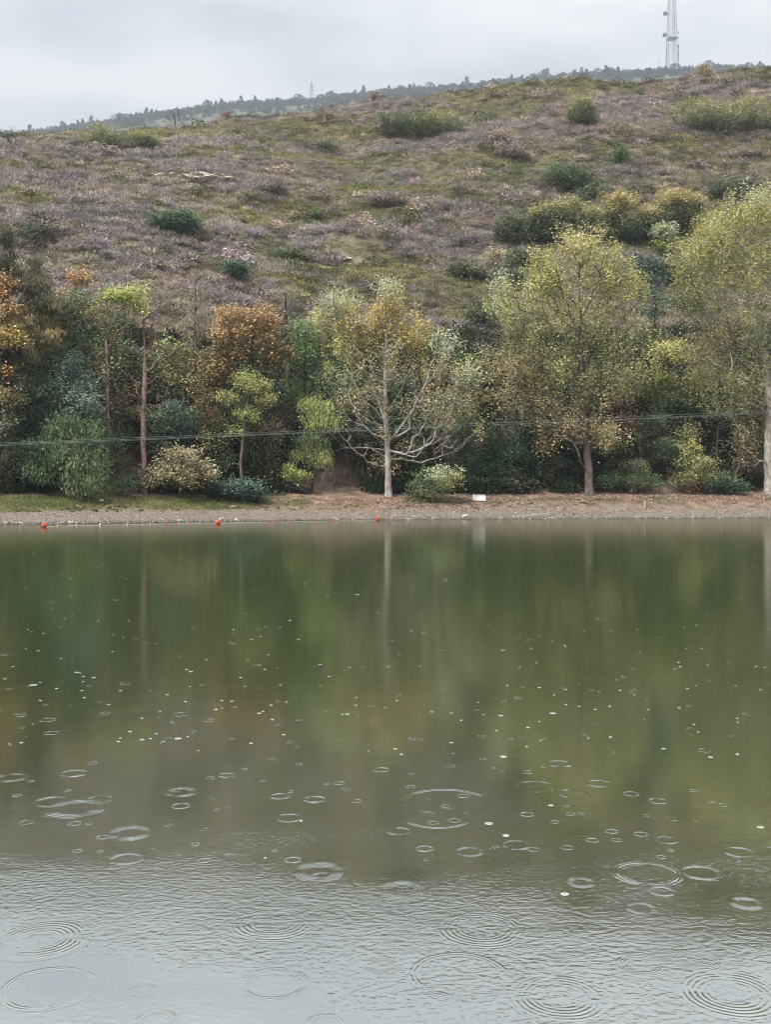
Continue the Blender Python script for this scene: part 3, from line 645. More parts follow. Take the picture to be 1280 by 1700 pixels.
tree('yellow_sapling', 'small yellow-green sapling just above the dark slab', 'sapling', 480, s=7.8, seed=37, r0=0.035, bark='bark_dark', leaf=(0.13, 0.5, 26, 0.18, 'rand'),
     lobes=[(486, 788, 16, 9, 'lime', 22), (500, 792, 14, 8, 'locust', 16), (478, 778, 12, 8, 'locust', 10)])
# --- undergrowth
def bush(label, px, s, lobes, seed, leaf=(0.15, 0.6, 30, 0.27, 'rand'), name='shrub', r0=0.05, bark='bark_dark', **k):
    return tree(name, label, 'bush', px, lobes, s=s, seed=seed, r0=r0, leaf=leaf, bark=bark, **k)
bush('mixed green and cream bush spilling onto the beach right of the golden poplar', 715, 5.6, [(705, 800, 26, 26, 'midgreen', 36), (735, 790, 30, 18, 'silver', 34), (745, 800, 24, 20, 'yellowgreen', 24), (705, 825, 26, 12, 'olive', 22), (720, 815, 26, 18, 'green', 28), (690, 815, 16, 18, 'dark', 16)], 41, leaf=(0.13, 0.5, 26, 0.22, 'rand'))
bush('dark green thicket behind the white board', 815, 8.5, [(790, 770, 34, 36, 'evergreen', 50), (830, 760, 34, 40, 'evergreen', 55), (800, 805, 40, 18, 'green', 40), (845, 800, 30, 20, 'dark', 34), (815, 720, 40, 26, 'dark', 40)], 42)
bush('dark leafy shrub between the white board and the forked poplar', 880, 9.5, [(870, 750, 34, 40, 'evergreen', 50), (900, 720, 30, 30, 'dark', 36), (880, 700, 44, 26, 'dark', 40), (860, 800, 24, 18, 'dark', 22)], 43)
bush('low green brambles right of the forked poplar', 1030, 8.2, [(1010, 800, 24, 14, 'green', 28), (1050, 798, 32, 14, 'midgreen', 36), (1035, 780, 34, 16, 'dark', 30), (1080, 800, 24, 14, 'green', 24)], 44, leaf=(0.13, 0.5, 26, 0.22, 'rand'))
bush('pale yellow flecked bush beside the thin sapling', 1060, 8.6, [(1058, 785, 12, 10, 'paleyellow', 12), (1066, 778, 16, 14, 'olive', 14), (1050, 775, 20, 14, 'dark', 16)], 45, leaf=(0.12, 0.6, 18, 0.18, 'rand'))
bush('round yellow-green bush at the path beside the broken trunk', 1160, 8.0, [(1160, 772, 38, 18, 'hillyellow', 60), (1145, 795, 34, 14, 'olive', 44), (1180, 795, 26, 14, 'hillyellow', 30), (1145, 745, 20, 14, 'yellowgreen', 18), (1150, 812, 24, 6, 'redbrown', 12)], 46, leaf=(0.13, 0.6, 26, 0.22, 'rand'))
bush('low dark shrub below the leaning snag', 1205, 7.6, [(1200, 800, 30, 12, 'evergreen', 36), (1225, 806, 18, 8, 'evergreen', 18)], 47)
bush('green shrub on the bank above the broken trunk', 1100, 10, [(1110, 745, 30, 18, 'midgreen', 36), (1085, 755, 26, 16, 'dark', 26), (1125, 770, 20, 20, 'dark', 22)], 48)
bush('fine grey-green bush on the slope behind the dead pine', 285, 9.8, [(285, 690, 26, 22, 'silverteal', 40), (295, 715, 30, 20, 'darkteal', 34), (270, 720, 24, 20, 'dark', 24)], 49)
bush('small grass-green weeds on the bank left of the beige bush', 205, 7.2, [(205, 800, 34, 10, 'green', 30), (190, 812, 20, 6, 'brightgreen', 12)], 50, leaf=(0.12, 0.3, 26, 0.2, 'up'))
# --- the wood behind
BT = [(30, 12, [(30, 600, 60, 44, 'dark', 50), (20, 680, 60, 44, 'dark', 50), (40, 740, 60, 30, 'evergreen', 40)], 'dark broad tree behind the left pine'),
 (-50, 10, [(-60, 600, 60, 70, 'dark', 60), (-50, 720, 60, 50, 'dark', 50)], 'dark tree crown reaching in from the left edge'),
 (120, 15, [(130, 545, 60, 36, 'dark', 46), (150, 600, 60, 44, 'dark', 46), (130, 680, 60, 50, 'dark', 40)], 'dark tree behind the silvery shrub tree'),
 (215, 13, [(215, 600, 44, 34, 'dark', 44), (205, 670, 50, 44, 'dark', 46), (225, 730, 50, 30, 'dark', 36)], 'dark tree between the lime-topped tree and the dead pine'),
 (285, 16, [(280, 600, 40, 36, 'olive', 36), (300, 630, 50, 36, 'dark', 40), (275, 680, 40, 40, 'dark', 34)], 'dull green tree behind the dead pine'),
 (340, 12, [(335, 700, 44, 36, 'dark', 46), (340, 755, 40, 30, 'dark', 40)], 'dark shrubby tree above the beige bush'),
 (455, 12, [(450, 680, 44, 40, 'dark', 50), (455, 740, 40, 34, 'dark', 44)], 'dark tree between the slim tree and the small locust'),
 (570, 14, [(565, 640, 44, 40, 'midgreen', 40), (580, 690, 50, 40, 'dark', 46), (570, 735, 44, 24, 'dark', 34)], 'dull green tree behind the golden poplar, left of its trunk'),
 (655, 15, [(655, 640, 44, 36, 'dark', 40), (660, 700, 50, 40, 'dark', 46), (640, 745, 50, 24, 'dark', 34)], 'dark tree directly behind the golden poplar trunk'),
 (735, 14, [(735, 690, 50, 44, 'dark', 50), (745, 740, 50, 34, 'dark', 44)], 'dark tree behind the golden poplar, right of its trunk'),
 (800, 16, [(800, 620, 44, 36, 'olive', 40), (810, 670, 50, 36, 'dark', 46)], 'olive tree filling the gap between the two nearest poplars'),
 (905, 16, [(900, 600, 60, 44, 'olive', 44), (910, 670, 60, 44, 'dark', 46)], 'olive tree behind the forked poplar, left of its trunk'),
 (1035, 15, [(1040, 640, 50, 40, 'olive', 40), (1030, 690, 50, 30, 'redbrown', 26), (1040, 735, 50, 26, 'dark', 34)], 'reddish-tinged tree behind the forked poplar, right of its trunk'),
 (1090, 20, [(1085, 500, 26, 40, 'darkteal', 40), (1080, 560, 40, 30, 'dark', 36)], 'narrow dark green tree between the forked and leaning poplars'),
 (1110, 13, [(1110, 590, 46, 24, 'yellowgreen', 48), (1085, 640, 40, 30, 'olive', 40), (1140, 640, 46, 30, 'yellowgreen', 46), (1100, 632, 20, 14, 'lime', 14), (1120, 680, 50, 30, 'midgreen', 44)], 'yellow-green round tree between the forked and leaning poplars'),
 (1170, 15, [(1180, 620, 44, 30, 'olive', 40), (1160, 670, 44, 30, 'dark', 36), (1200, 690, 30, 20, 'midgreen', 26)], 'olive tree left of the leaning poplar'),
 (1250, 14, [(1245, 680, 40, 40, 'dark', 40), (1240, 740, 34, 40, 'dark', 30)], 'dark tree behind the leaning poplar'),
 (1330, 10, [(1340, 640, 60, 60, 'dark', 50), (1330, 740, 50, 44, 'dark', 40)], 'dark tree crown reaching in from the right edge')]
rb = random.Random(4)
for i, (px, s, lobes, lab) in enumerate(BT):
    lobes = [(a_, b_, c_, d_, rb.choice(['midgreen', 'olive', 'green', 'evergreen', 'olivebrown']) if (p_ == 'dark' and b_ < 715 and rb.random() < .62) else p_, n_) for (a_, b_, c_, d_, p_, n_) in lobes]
    tree('woodland_tree', lab, 'tree', px, lobes, s=s, seed=60 + i, r0=0.13, bark='bark_dark', leaf=(0.18, 0.66, 30, 0.36, 'rand'), group='trees in the wood behind the shore')

# --- shrubs and small trees one can pick out on the open hillside
HL = (0.2, 0.62, 26, 0.34, 'rand')
HS = [(845, 410, [(845, 378, 26, 24, 'hillgreen', 50), (855, 398, 22, 14, 'dark', 24)], 'dark tree at the left end of the hillside row', HL),
 (925, 410, [(905, 355, 26, 16, 'hillyellow', 34), (945, 348, 34, 16, 'hillyellow', 44), (925, 378, 46, 24, 'hillgreen', 80)], 'olive tree second in the hillside row above the forked poplar', HL),
 (1030, 405, [(1030, 335, 30, 18, 'hillorange', 44), (1015, 355, 34, 18, 'hillyellow', 40), (1035, 378, 44, 26, 'hillgreen', 80)], 'tall round-topped orange-tinged tree of the hillside row', HL),
 (1125, 395, [(1125, 332, 44, 14, 'hillorange', 60), (1150, 345, 30, 16, 'hillyellow', 34), (1120, 362, 44, 24, 'hillgreen', 70)], 'broad yellow-topped tree at the right end of the hillside row', HL),
 (1105, 425, [(1105, 385, 18, 16, 'silver', 34), (1108, 408, 20, 12, 'locust', 24)], 'small pale green tree below the hillside row', HL),
 (885, 412, [(882, 382, 34, 22, 'hillgreen', 50), (888, 365, 20, 12, 'hillyellow', 18)], 'dark filler tree between the first two of the hillside row', HL),
 (985, 408, [(982, 380, 34, 22, 'hillgreen', 50), (978, 358, 20, 12, 'hillyellow', 16)], 'dark olive tree in the middle of the hillside row', HL),
 (1082, 404, [(1080, 372, 34, 24, 'hillgreen', 50), (1078, 350, 22, 12, 'hillorange', 16)], 'dark olive tree just left of the broad yellow-topped one', HL),
 (820, 475, [(820, 425, 20, 14, 'goldbrown', 26), (820, 448, 18, 14, 'twig', 18)], 'small brownish half-bare tree on the slope left of the forked poplar', (0.18, 0.5, 14, 0.3, 'rand')),
 (690, 228, [(650, 205, 36, 16, 'hillgreen', 60), (720, 200, 46, 18, 'hillyellow', 60), (700, 212, 70, 14, 'hillgreen', 90)], 'wide dark thicket high on the middle of the hill', HL),
 (968, 212, [(965, 175, 24, 14, 'hillyellow', 34), (968, 195, 30, 16, 'hillgreen', 60)], 'round green bush near the crest below the mast', HL),
 (1190, 225, [(1160, 186, 50, 20, 'hillyellow', 90), (1240, 190, 54, 22, 'hillyellow', 90), (1195, 208, 90, 16, 'hillgreen', 110)], 'wide yellow-green thicket high at the right of the hill', HL),
 (205, 252, [(170, 226, 36, 14, 'hillyellow', 50), (235, 232, 34, 14, 'hillyellow', 50), (205, 240, 60, 12, 'hillgreen', 60)], 'yellow-green thicket on the crest at the left of the hill', HL),
 (290, 386, [(290, 368, 42, 13, 'evergreen', 90), (290, 378, 40, 8, 'evergreen', 40)], 'round dark green bush alone on the purple slope', HL),
 (385, 458, [(388, 446, 22, 9, 'evergreen', 36)], 'smaller dark green bush below the round one on the slope', HL),
 (1030, 275, [(1030, 256, 12, 14, 'green', 24)], 'small bright green bush alone on the upper right slope', HL),
 (940, 320, [(935, 290, 30, 16, 'green', 46), (955, 300, 34, 16, 'hillgreen', 50)], 'loose green bush in the middle of the right slope', HL),
 (775, 465, [(770, 450, 36, 14, 'dark', 50)], 'dark low bush at the foot of the slope left of the forked poplar', HL),
 (1200, 335, [(1200, 318, 34, 16, 'dark', 50)], 'dark bush on the slope above the leaning poplar', HL),
 (1075, 470, [(1075, 445, 26, 22, 'darkteal', 44)], 'blue-green bush on the slope between the forked and leaning poplars', HL),
 (545, 255, [(545, 243, 26, 8, 'dark', 26)], 'flat dark bush on the upper middle slope', HL),
 (525, 365, [(525, 358, 18, 7, 'hillgreen', 18)], 'small olive bush in the middle of the slope', HL),
 (70, 395, [(70, 384, 34, 8, 'dark', 30)], 'dark low bush on the slope above the left pine', HL),
 (450, 320, [(450, 310, 24, 9, 'twig', 34)], 'purple-grey mounded bush on the middle slope', HL),
 (878, 448, [(876, 428, 34, 18, 'dark', 44), (856, 440, 24, 10, 'hillgreen', 20)], 'dark ragged bush just below the left end of the hillside row', HL),
 (1128, 470, [(1128, 448, 30, 20, 'dark', 40), (1112, 462, 22, 10, 'darkteal', 18)], 'dark ragged bush below the small pale green tree', HL),
 (1142, 520, [(1140, 498, 26, 20, 'hillgreen', 34)], 'dull green bush on the slope left of the leaning poplar', HL),
 (805, 540, [(802, 522, 34, 14, 'dark', 36)], 'dark bush on the slope low left of the forked poplar', HL),
 (995, 335, [(990, 318, 34, 12, 'hillgreen', 36), (1012, 326, 26, 9, 'twig', 20)], 'ragged green and grey bush below the loose green one', HL),
 (872, 478, [(868, 462, 34, 14, 'dark', 40), (850, 470, 22, 8, 'green', 16)], 'dark ragged bush on the slope beside the forked poplar top', HL),
 (1245, 318, [(1245, 300, 40, 14, 'twig', 40), (1225, 308, 26, 10, 'hillgreen', 20)], 'grey and green bush on the slope above the leaning poplar top', HL),
 (640, 340, [(640, 332, 40, 8, 'twig', 40)], 'wide mauve bush in the middle of the slope', HL),
 (150, 345, [(150, 336, 44, 8, 'twig', 40)], 'wide mauve bush on the left slope', HL),
 (480, 432, [(480, 424, 30, 8, 'hillgreen', 26), (510, 428, 20, 6, 'twig', 14)], 'low green bush on the lower middle slope', HL),
 (850, 262, [(850, 252, 36, 9, 'twig', 34)], 'mauve bush on the upper right slope', HL),
 (1172, 128, [(1172, 116, 13, 11, 'olivebrown', 26)], 'upright twiggy bush on the skyline right of the mast', (0.3, 0.18, 26, 0.3, 'up')),
 (376, 196, [(376, 190, 8, 5, 'redbrown', 10)], 'tiny rust-brown bush on the skyline', (0.2, 0.5, 20, 0.25, 'rand')),
 (12, 232, [(10, 224, 16, 6, 'dark', 16)], 'dark bush on the skyline at the left edge', HL),
 (620, 163, [(622, 159, 8, 4, 'redbrown', 8)], 'small dark bush on the middle of the skyline', HL)]
for i, (px, py, lobes, lab, lf) in enumerate(HS):
    tree('hill_shrub' if i > 8 else 'hill_tree', lab, 'bush' if i > 8 else 'tree', px, lobes, py=py, seed=120 + i, r0=0.10, bark='bark_dark', leaf=lf, dens=1.5, group='bushes and trees on the open hillside')
tree('bare_tree', 'small leafless tree on the skyline at the left', 'tree', 290, [(290, 190, 16, 9, 'twig', 26), (276, 202, 10, 6, 'twig', 8), (300, 198, 10, 6, 'twig', 10)], py=210, seed=170, r0=0.10, bark='bark_dark', leaf=(0.12, 0.5, 3, 0.2, 'rand'), tip=0.03)

US = [(20, 8.2, [(20, 770, 34, 24, 'dark', 30), (40, 745, 30, 20, 'midgreen', 24)], 'dull green shrub at the foot of the left pine'),
      (175, 8.8, [(178, 735, 24, 30, 'midgreen', 34), (165, 700, 20, 24, 'dark', 20), (190, 765, 22, 18, 'dark', 20)], 'loose green shrub hiding the lower trunk of the lime-topped tree'),
      (262, 9.2, [(262, 740, 22, 30, 'dark', 28), (270, 700, 18, 20, 'midgreen', 18)], 'dark shrub just right of the dead pine'),
      (355, 9.0, [(352, 730, 28, 34, 'olive', 34), (365, 765, 26, 20, 'dark', 24), (345, 690, 20, 24, 'orangedark', 18)], 'olive shrub behind the beige bush'),
      (440, 9.0, [(438, 760, 26, 26, 'dark', 28), (452, 720, 22, 26, 'olivebrown', 20)], 'brownish shrub between the slim tree and the sapling'),
      (560, 9.6, [(560, 700, 24, 26, 'midgreen', 24), (572, 665, 20, 22, 'olive', 18)], 'thin green shrub standing left of the golden poplar trunk'),
      (690, 9.0, [(692, 757, 24, 22, 'dark', 24), (674, 737, 16, 16, 'olivebrown', 12)], 'low dark shrub close beside the golden poplar trunk'),
      (770, 9.2, [(768, 735, 26, 30, 'evergreen', 30), (780, 690, 26, 26, 'olive', 24)], 'green shrub in the gap right of the golden poplar'),
      (925, 9.5, [(925, 770, 24, 18, 'dark', 20), (905, 790, 20, 12, 'olivebrown', 12)], 'dark shrub just left of the forked trunk'),
      (1015, 10.0, [(1018, 740, 26, 22, 'olive', 24), (1030, 705, 24, 20, 'redbrown', 16)], 'reddish and olive shrub just right of the forked trunk'),
      (1078, 10.6, [(1082, 705, 30, 26, 'midgreen', 30), (1065, 738, 24, 18, 'dark', 18)], 'green shrub above the thin leaning sapling'),
      (1142, 9.8, [(1140, 722, 26, 18, 'olive', 20)], 'olive shrub above the round yellow-green bush'),
      (1250, 9.2, [(1248, 770, 18, 20, 'dark', 18), (1240, 720, 22, 26, 'olive', 22)], 'olive shrub between the snag and the leaning poplar')]
for i, (px, s, lobes, lab) in enumerate(US):
    bush(lab, px, s, lobes, 230 + i, leaf=(0.14, 0.55, 26, 0.30, 'rand'), group='shrubs among the shore trees')
BB = [(722, 500, None, [(722, 470, 34, 26, 'twig', 70)], 'pale leafless bush on the slope just right of the golden poplar top'), (792, 520, None, [(790, 495, 26, 22, 'twig', 50)], 'leafless mauve bush on the slope beside the forked poplar'),
      (255, 520, None, [(258, 495, 26, 22, 'twig', 46)], 'leafless bush above the dead pine'), (610, None, 10.5, [(600, 740, 44, 34, 'twig', 70), (580, 715, 30, 24, 'twig', 34)], 'tangle of bare branches behind the golden poplar trunk'),
      (748, None, 10.0, [(750, 745, 40, 34, 'twig', 60)], 'bare twiggy shrub right of the golden poplar trunk'), (195, None, 10.5, [(195, 690, 26, 50, 'twig', 60)], 'bare grey shrub between the lime-topped tree and the dead pine'),
      (445, None, 9.6, [(440, 735, 26, 36, 'twig', 44)], 'bare shrub behind the slim tree'), (1130, None, 11.5, [(1135, 715, 40, 26, 'twig', 54)], 'bare twigs on the dark bank left of the leaning snag'), (1190, None, 10.5, [(1195, 690, 26, 26, 'twig', 40)], 'bare branches under the leaning poplar')]
for i, (px, py, s, lobes, lab) in enumerate(BB):
    tree('bare_shrub', lab, 'bush', px, lobes, s=s, py=py, seed=200 + i, r0=0.06, bark='bark_grey', leaf=(0.12, 0.5, 5, 0.25, 'rand'), tip=0.014, up=0.35)

# --- snags, saplings, broken trunk
tree('broken_trunk', 'short broken grey trunk beside the yellow-green bush', 'trunk', 1110, [(1108, 757, 2, 2, 'twig', 1)], s=8.4, seed=180, r0=0.15, bark='bark_grey', trunk=[(1108, 785), (1104, 758)], leaf=(0.1, 0.5, 0, .1, 'rand'))
tree('leaning_snag', 'leaning dead snag with curled branches near the right edge', 'snag', 1217, [(1240, 765, 24, 12, 'twig', 16), (1195, 740, 24, 14, 'twig', 12), (1230, 720, 20, 20, 'twig', 10)], s=8.0, seed=181, r0=0.10, bark='bark_grey',
     trunk=[(1221, 795), (1228, 772), (1233, 745)], limbs=[[(1229, 772), (1218, 764, -.3), (1214, 775, -.4), (1216, 785, -.4)], [(1231, 755), (1215, 735, .2), (1203, 726, .3), (1185, 738, .4)], [(1230, 765), (1250, 762, .2), (1262, 775, .3)]], leaf=(0.11, 0.5, 4, .15, 'rand'), up=0.1)
tree('thin_sapling', 'thin leaning bare sapling right of the forked poplar', 'sapling', 1070, [(1062, 735, 8, 12, 'olive', 6)], s=9.0, seed=182, r0=0.045, bark='bark_grey', trunk=[(1067, 770), (1060, 735)], leaf=(0.12, 0.5, 12, .15, 'rand'))
tree('dry_branch', 'arched bare branch lying on the red bank right of the dark slab', 'branch', 532, [(566, 800, 10, 8, 'twig', 3)], s=7.6, seed=183, r0=0.035, bark='bark_grey', trunk=[(535, 790), (541, 779), (550, 776)], limbs=[[(550, 776), (556, 792, -.1), (546, 812, -.2)], [(556, 792), (566, 810, .2)]], leaf=(0.1, 0.5, 0, .1, 'rand'))
print('tree tris', TRIS[0])

# ------------------------------------------------------------------ scatter: one point cloud per kind, instanced by geometry nodes
def scatter(name, label, cat, P, scl, tint, protos, mat, tilt=0.15, seed=0):
    g = np.random.default_rng(seed); n = len(P)
    coll = bpy.data.collections.new(name + '_kinds')
    for k, pm in enumerate(protos):
        pm.materials.append(mat)
        o = bpy.data.objects.new(f'{name}_{k}', pm); coll.objects.link(o)
    me = bpy.data.meshes.new(name); me.vertices.add(n); me.vertices.foreach_set('co', np.asarray(P, np.float32).ravel())
    def at(nm, ty, key, arr): a = me.attributes.new(nm, ty, 'POINT'); a.data.foreach_set(key, np.asarray(arr).ravel())
    at('isc', 'FLOAT_VECTOR', 'vector', np.asarray(scl, np.float32))
    rot = np.stack([g.normal(0, tilt, n), g.normal(0, tilt, n), g.uniform(0, 6.283, n)], 1).astype(np.float32); at('irot', 'FLOAT_VECTOR', 'vector', rot)
    at('iid', 'INT', 'value', g.integers(0, len(protos), n).astype(np.int32))
    ct = np.ones((n, 4), np.float32); ct[:, :3] = tint; at('itint', 'FLOAT_COLOR', 'color', ct)
    o = link(name, me); tag(o, label, cat, kind='stuff')
    ng = bpy.data.node_groups.new(name, 'GeometryNodeTree')
    ng.interface.new_socket('Geometry', in_out='INPUT', socket_type='NodeSocketGeometry'); ng.interface.new_socket('Geometry', in_out='OUTPUT', socket_type='NodeSocketGeometry')
    nd = ng.nodes; gi, go = nd.new('NodeGroupInput'), nd.new('NodeGroupOutput')
    ci = nd.new('GeometryNodeCollectionInfo'); ci.inputs['Collection'].default_value = coll; ci.inputs['Separate Children'].default_value = True; ci.inputs['Reset Children'].default_value = True
    ip = nd.new('GeometryNodeInstanceOnPoints'); ip.inputs['Pick Instance'].default_value = True
    def named(nm, ty):
        q = nd.new('GeometryNodeInputNamedAttribute'); q.data_type = ty; q.inputs['Name'].default_value = nm; return q.outputs['Attribute']
    ng.links.new(gi.outputs[0], ip.inputs['Points']); ng.links.new(ci.outputs[0], ip.inputs['Instance'])
    ng.links.new(named('iid', 'INT'), ip.inputs['Instance Index']); ng.links.new(named('irot', 'FLOAT_VECTOR'), ip.inputs['Rotation']); ng.links.new(named('isc', 'FLOAT_VECTOR'), ip.inputs['Scale'])
    ng.links.new(ip.outputs[0], go.inputs[0])
    md = o.modifiers.new('scatter', 'NODES'); md.node_group = ng
    return o

def proto_twigs(seed, n=76, hgt=0.52, spread=0.46, wd=0.05):
    """a mound of fine upright twigs with a few leaves"""
    g = np.random.default_rng(seed)
    b = g.normal(0, spread * 0.6, (n, 3)); b[:, 2] = 0
    up = np.stack([b[:, 0] * 1.2 + g.normal(0, .5, n), b[:, 1] * 1.2 + g.normal(0, .5, n), g.uniform(.45, 1.1, n)], 1)
    up *= hgt * (1 - 0.5 * np.clip(np.linalg.norm(b, axis=1) / (spread * 1.3), 0, 1))[:, None]
    sd_ = np.stack([g.normal(0, 1, n), g.normal(0, 1, n), g.normal(0, .3, n)], 1); sd_ /= np.linalg.norm(sd_, axis=1, keepdims=True)
    wdt = wd * g.uniform(.6, 1.6, (n, 1)); st = g.uniform(-0.1, 0.55, (n, 1))
    A = b + up * st; Tp = b + up * g.uniform(.85, 1.15, (n, 1)); 
    V = np.stack([A - sd_ * wdt, A + sd_ * wdt, Tp + sd_ * wdt * .5, Tp - sd_ * wdt * .2], 1).reshape(-1, 3)
    col = g.uniform(.4, 1.75, (n, 1)) * np.ones((1, 3)) * (1 + g.normal(0, .06, (n, 3)))
    return mesh_from('twigs', V, np.arange(4 * n).reshape(n, 4), col)

def proto_mound(seed, n=80, rad=0.6, hgt=0.4, lf=0.13):
    g = np.random.default_rng(seed)
    u = g.standard_normal((n, 3)); u[:, 2] = np.abs(u[:, 2]); u /= np.linalg.norm(u, axis=1, keepdims=True)
    Cn = u * g.random((n, 1)) ** .4 * np.array([rad, rad, hgt]); 
    V, Fc = leaf_quads(Cn, lf, 0.6, 'rand', g)
    col = g.uniform(.4, 1.7, (n, 1)) * np.ones((1, 3)) * (1 + g.normal(0, .07, (n, 3)))
    return mesh_from('mound', V, Fc, col)

def pick(tab, g, n):
    cs = np.array([c for c, _ in tab]); w_ = np.array([q for _, q in tab], float); return cs[g.choice(len(cs), n, p=w_ / w_.sum())]

g = np.random.default_rng(5)
n = 125000
yy = 70 + 118 * g.random(n) ** 0.85; xx = g.uniform(-0.46, 0.46, n) * yy + g.normal(0, 1, n)
ss = yy - shore(xx)
keep = (ss > 15 + 5 * fbm(xx * .2, yy * .2, 2)) & (yy < CR_D + 4)
xx, yy, ss = xx[keep], yy[keep], ss[keep]
tt = (ss - 9) / (CR_D - shore(xx) - 9)
# belts of purple scrub alternate with olive herb along the contours; the top of the hill is greener
belt = fbm(xx / 17 + 2, yy / 5.5, 4) * 1.5 + 0.55 * fbm(xx / 40, yy / 30 + 7, 2) + 0.06 - 0.36 * smooth(0.70, 0.95, tt) - 0.10 * smooth(0.30, 0.45, tt) * smooth(0.62, 0.5, tt)
zz = terrain(xx, yy)
dens = g.random(len(xx))
rock = ((xx - X(352, 149)) / 5.0) ** 2 + ((yy - ground_at(352, 298)[1]) / 1.1) ** 2 < 1
isP = (belt > g.normal(0, 0.10, len(xx))) & ~rock & (dens < 0.62)
isG = ~isP & ~rock & (dens < 0.95)
PP = np.stack([xx, yy, zz - 0.04], 1)
hue = fbm(xx / 9 + 30, yy / 6, 3)
purple = pick([(lin(132, 122, 120), 5), (lin(122, 115, 116), 4), (lin(142, 130, 120), 4), (lin(126, 119, 109), 3), (lin(114, 110, 112), 3), (lin(158, 144, 128), 2), (lin(116, 116, 92), 3)], g, isP.sum()) * g.uniform(1.3, 2.4, (isP.sum(), 1))
purple *= np.array([1.04, 1.05, 1.09]); purple *= 1 + np.outer(hue[isP], [0.45, 0.3, 0.1])
k = isP.sum(); sz = g.uniform(.65, 1.35, k) * (1 + 0.5 * fbm(xx[isP] / 5, yy[isP] / 3, 2))
scatter('purple_scrub', 'purple-grey leafless scrub covering the hillside', 'scrub', PP[isP], np.stack([sz * 1.15, sz * 1.15, sz * g.uniform(.7, 1.15, k)], 1), purple, [proto_mound(80 + q, 84, .52, .5, .115) for q in range(4)] + [proto_twigs(q, 80, .42, .46, .026) for q in range(3)], M['scrub'], seed=1)
k = isG.sum()
olive = pick([(lin(120, 121, 84), 5), (lin(108, 113, 78), 4), (lin(136, 132, 94), 4), (lin(156, 146, 104), 2.5), (lin(96, 104, 70), 3), (lin(134, 120, 96), 2)], g, k) * g.uniform(1.0, 2.1, (k, 1))
olive *= 1 + np.outer(hue[isG], [0.5, 0.3, 0.1])
sz = g.uniform(.5, 1.2, k) * (1 + 0.8 * fbm(xx[isG] / 4, yy[isG] / 2.5, 2))
scatter('hill_herbs', 'olive grass and low herbs between the scrub on the hillside', 'grass', PP[isG], np.stack([sz, sz, sz * g.uniform(.5, 1.1, k)], 1), olive, [proto_mound(q, 46, .55, .34) for q in range(6)] + [proto_twigs(20 + q, 50, .42, .4, .028) for q in range(2)], M['scrub'], seed=2)

# rounded bushes that dot the slope: grey-mauve ones in belts, darker olive ones in hollows and along the crest
n = 13000
yy = g.uniform(90, CR_D + 1.5, n); xx = g.uniform(-0.44, 0.44, n) * yy
hollow = fbm(xx / 12, yy / 7 + 40, 3); beltb = fbm(xx / 17 + 2, yy / 5.5, 4)
kp = g.random(n) < 0.10 + np.clip(hollow * 1.6 + beltb * 0.9, 0, 1) * 0.7 + 0.6 * smooth(CR_D - 7, CR_D, yy) + 0.12 * smooth(0, 40, xx)
xx, yy, hollow, beltb = xx[kp], yy[kp], hollow[kp], beltb[kp]; k = len(xx)
mauve = np.array([1.03, 1.03, 1.06]) * pick([(lin(136, 122, 124), 4), (lin(124, 116, 116), 4), (lin(148, 132, 122), 3), (lin(118, 114, 100), 2)], g, k) * g.uniform(1.0, 2.3, (k, 1))
dark = pick([(lin(92, 100, 70), 4), (lin(108, 108, 80), 4), (lin(82, 94, 70), 3), (lin(126, 122, 84), 2), (lin(104, 88, 80), 3)], g, k) * g.uniform(.8, 1.5, (k, 1))
pickd = (g.random(k) < 0.25 + 0.9 * np.clip(hollow - beltb, -.3, .6) + 0.4 * smooth(CR_D - 8, CR_D, yy))
sz = g.uniform(.5, 1.35, k) * (1 + .6 * (g.random(k) > .88)) * np.where(yy > CR_D - 6, .85, 1)
scatter('hill_brush', 'mauve-grey and olive rounded brush dotted over the hillside', 'brush', np.stack([xx, yy, terrain(xx, yy) - .05], 1), np.stack([sz * g.uniform(1, 1.7, k), sz * 1.1, sz * g.uniform(.7, 1.2, k)], 1), np.where(pickd[:, None], dark, mauve), [proto_mound(50 + q, 200, .8, .75, .15) for q in range(6)], M['scrub'], seed=3)

# ground cover in the wood; its greens are darkened to carry the canopy's shade
n = 6500
px_ = g.uniform(-60, 1340, n); s_ = 8.3 + 18 * g.random(n) ** 1.3; yy = 65 + s_; 
for _ in range(6): yy = shore(X(px_, yy)) + s_
xx = X(px_, yy); kp = fbm(xx / 3, yy / 3, 2) > -0.10 + 0.12 * (s_ < 9.3) - 0.3 * (s_ > 15); xx, yy = xx[kp], yy[kp]; k = len(xx)
shade_green = pick([(lin(70, 82, 56), 4), (lin(84, 92, 60), 3), (lin(62, 76, 60), 3), (lin(98, 92, 62), 2)], g, k) * g.uniform(.55, 1.15, (k, 1))
sz = g.uniform(.5, 1.7, k)
scatter('undergrowth', 'dark leafy undergrowth with canopy shade in its colour among the trunks of the shore wood', 'undergrowth', np.stack([xx, yy, terrain(xx, yy) - .05], 1), np.stack([sz, sz, sz * 1.2], 1), shade_green, [proto_mound(70 + q, 150, .8, .8, .16) for q in range(5)], M['scrub'], seed=4)

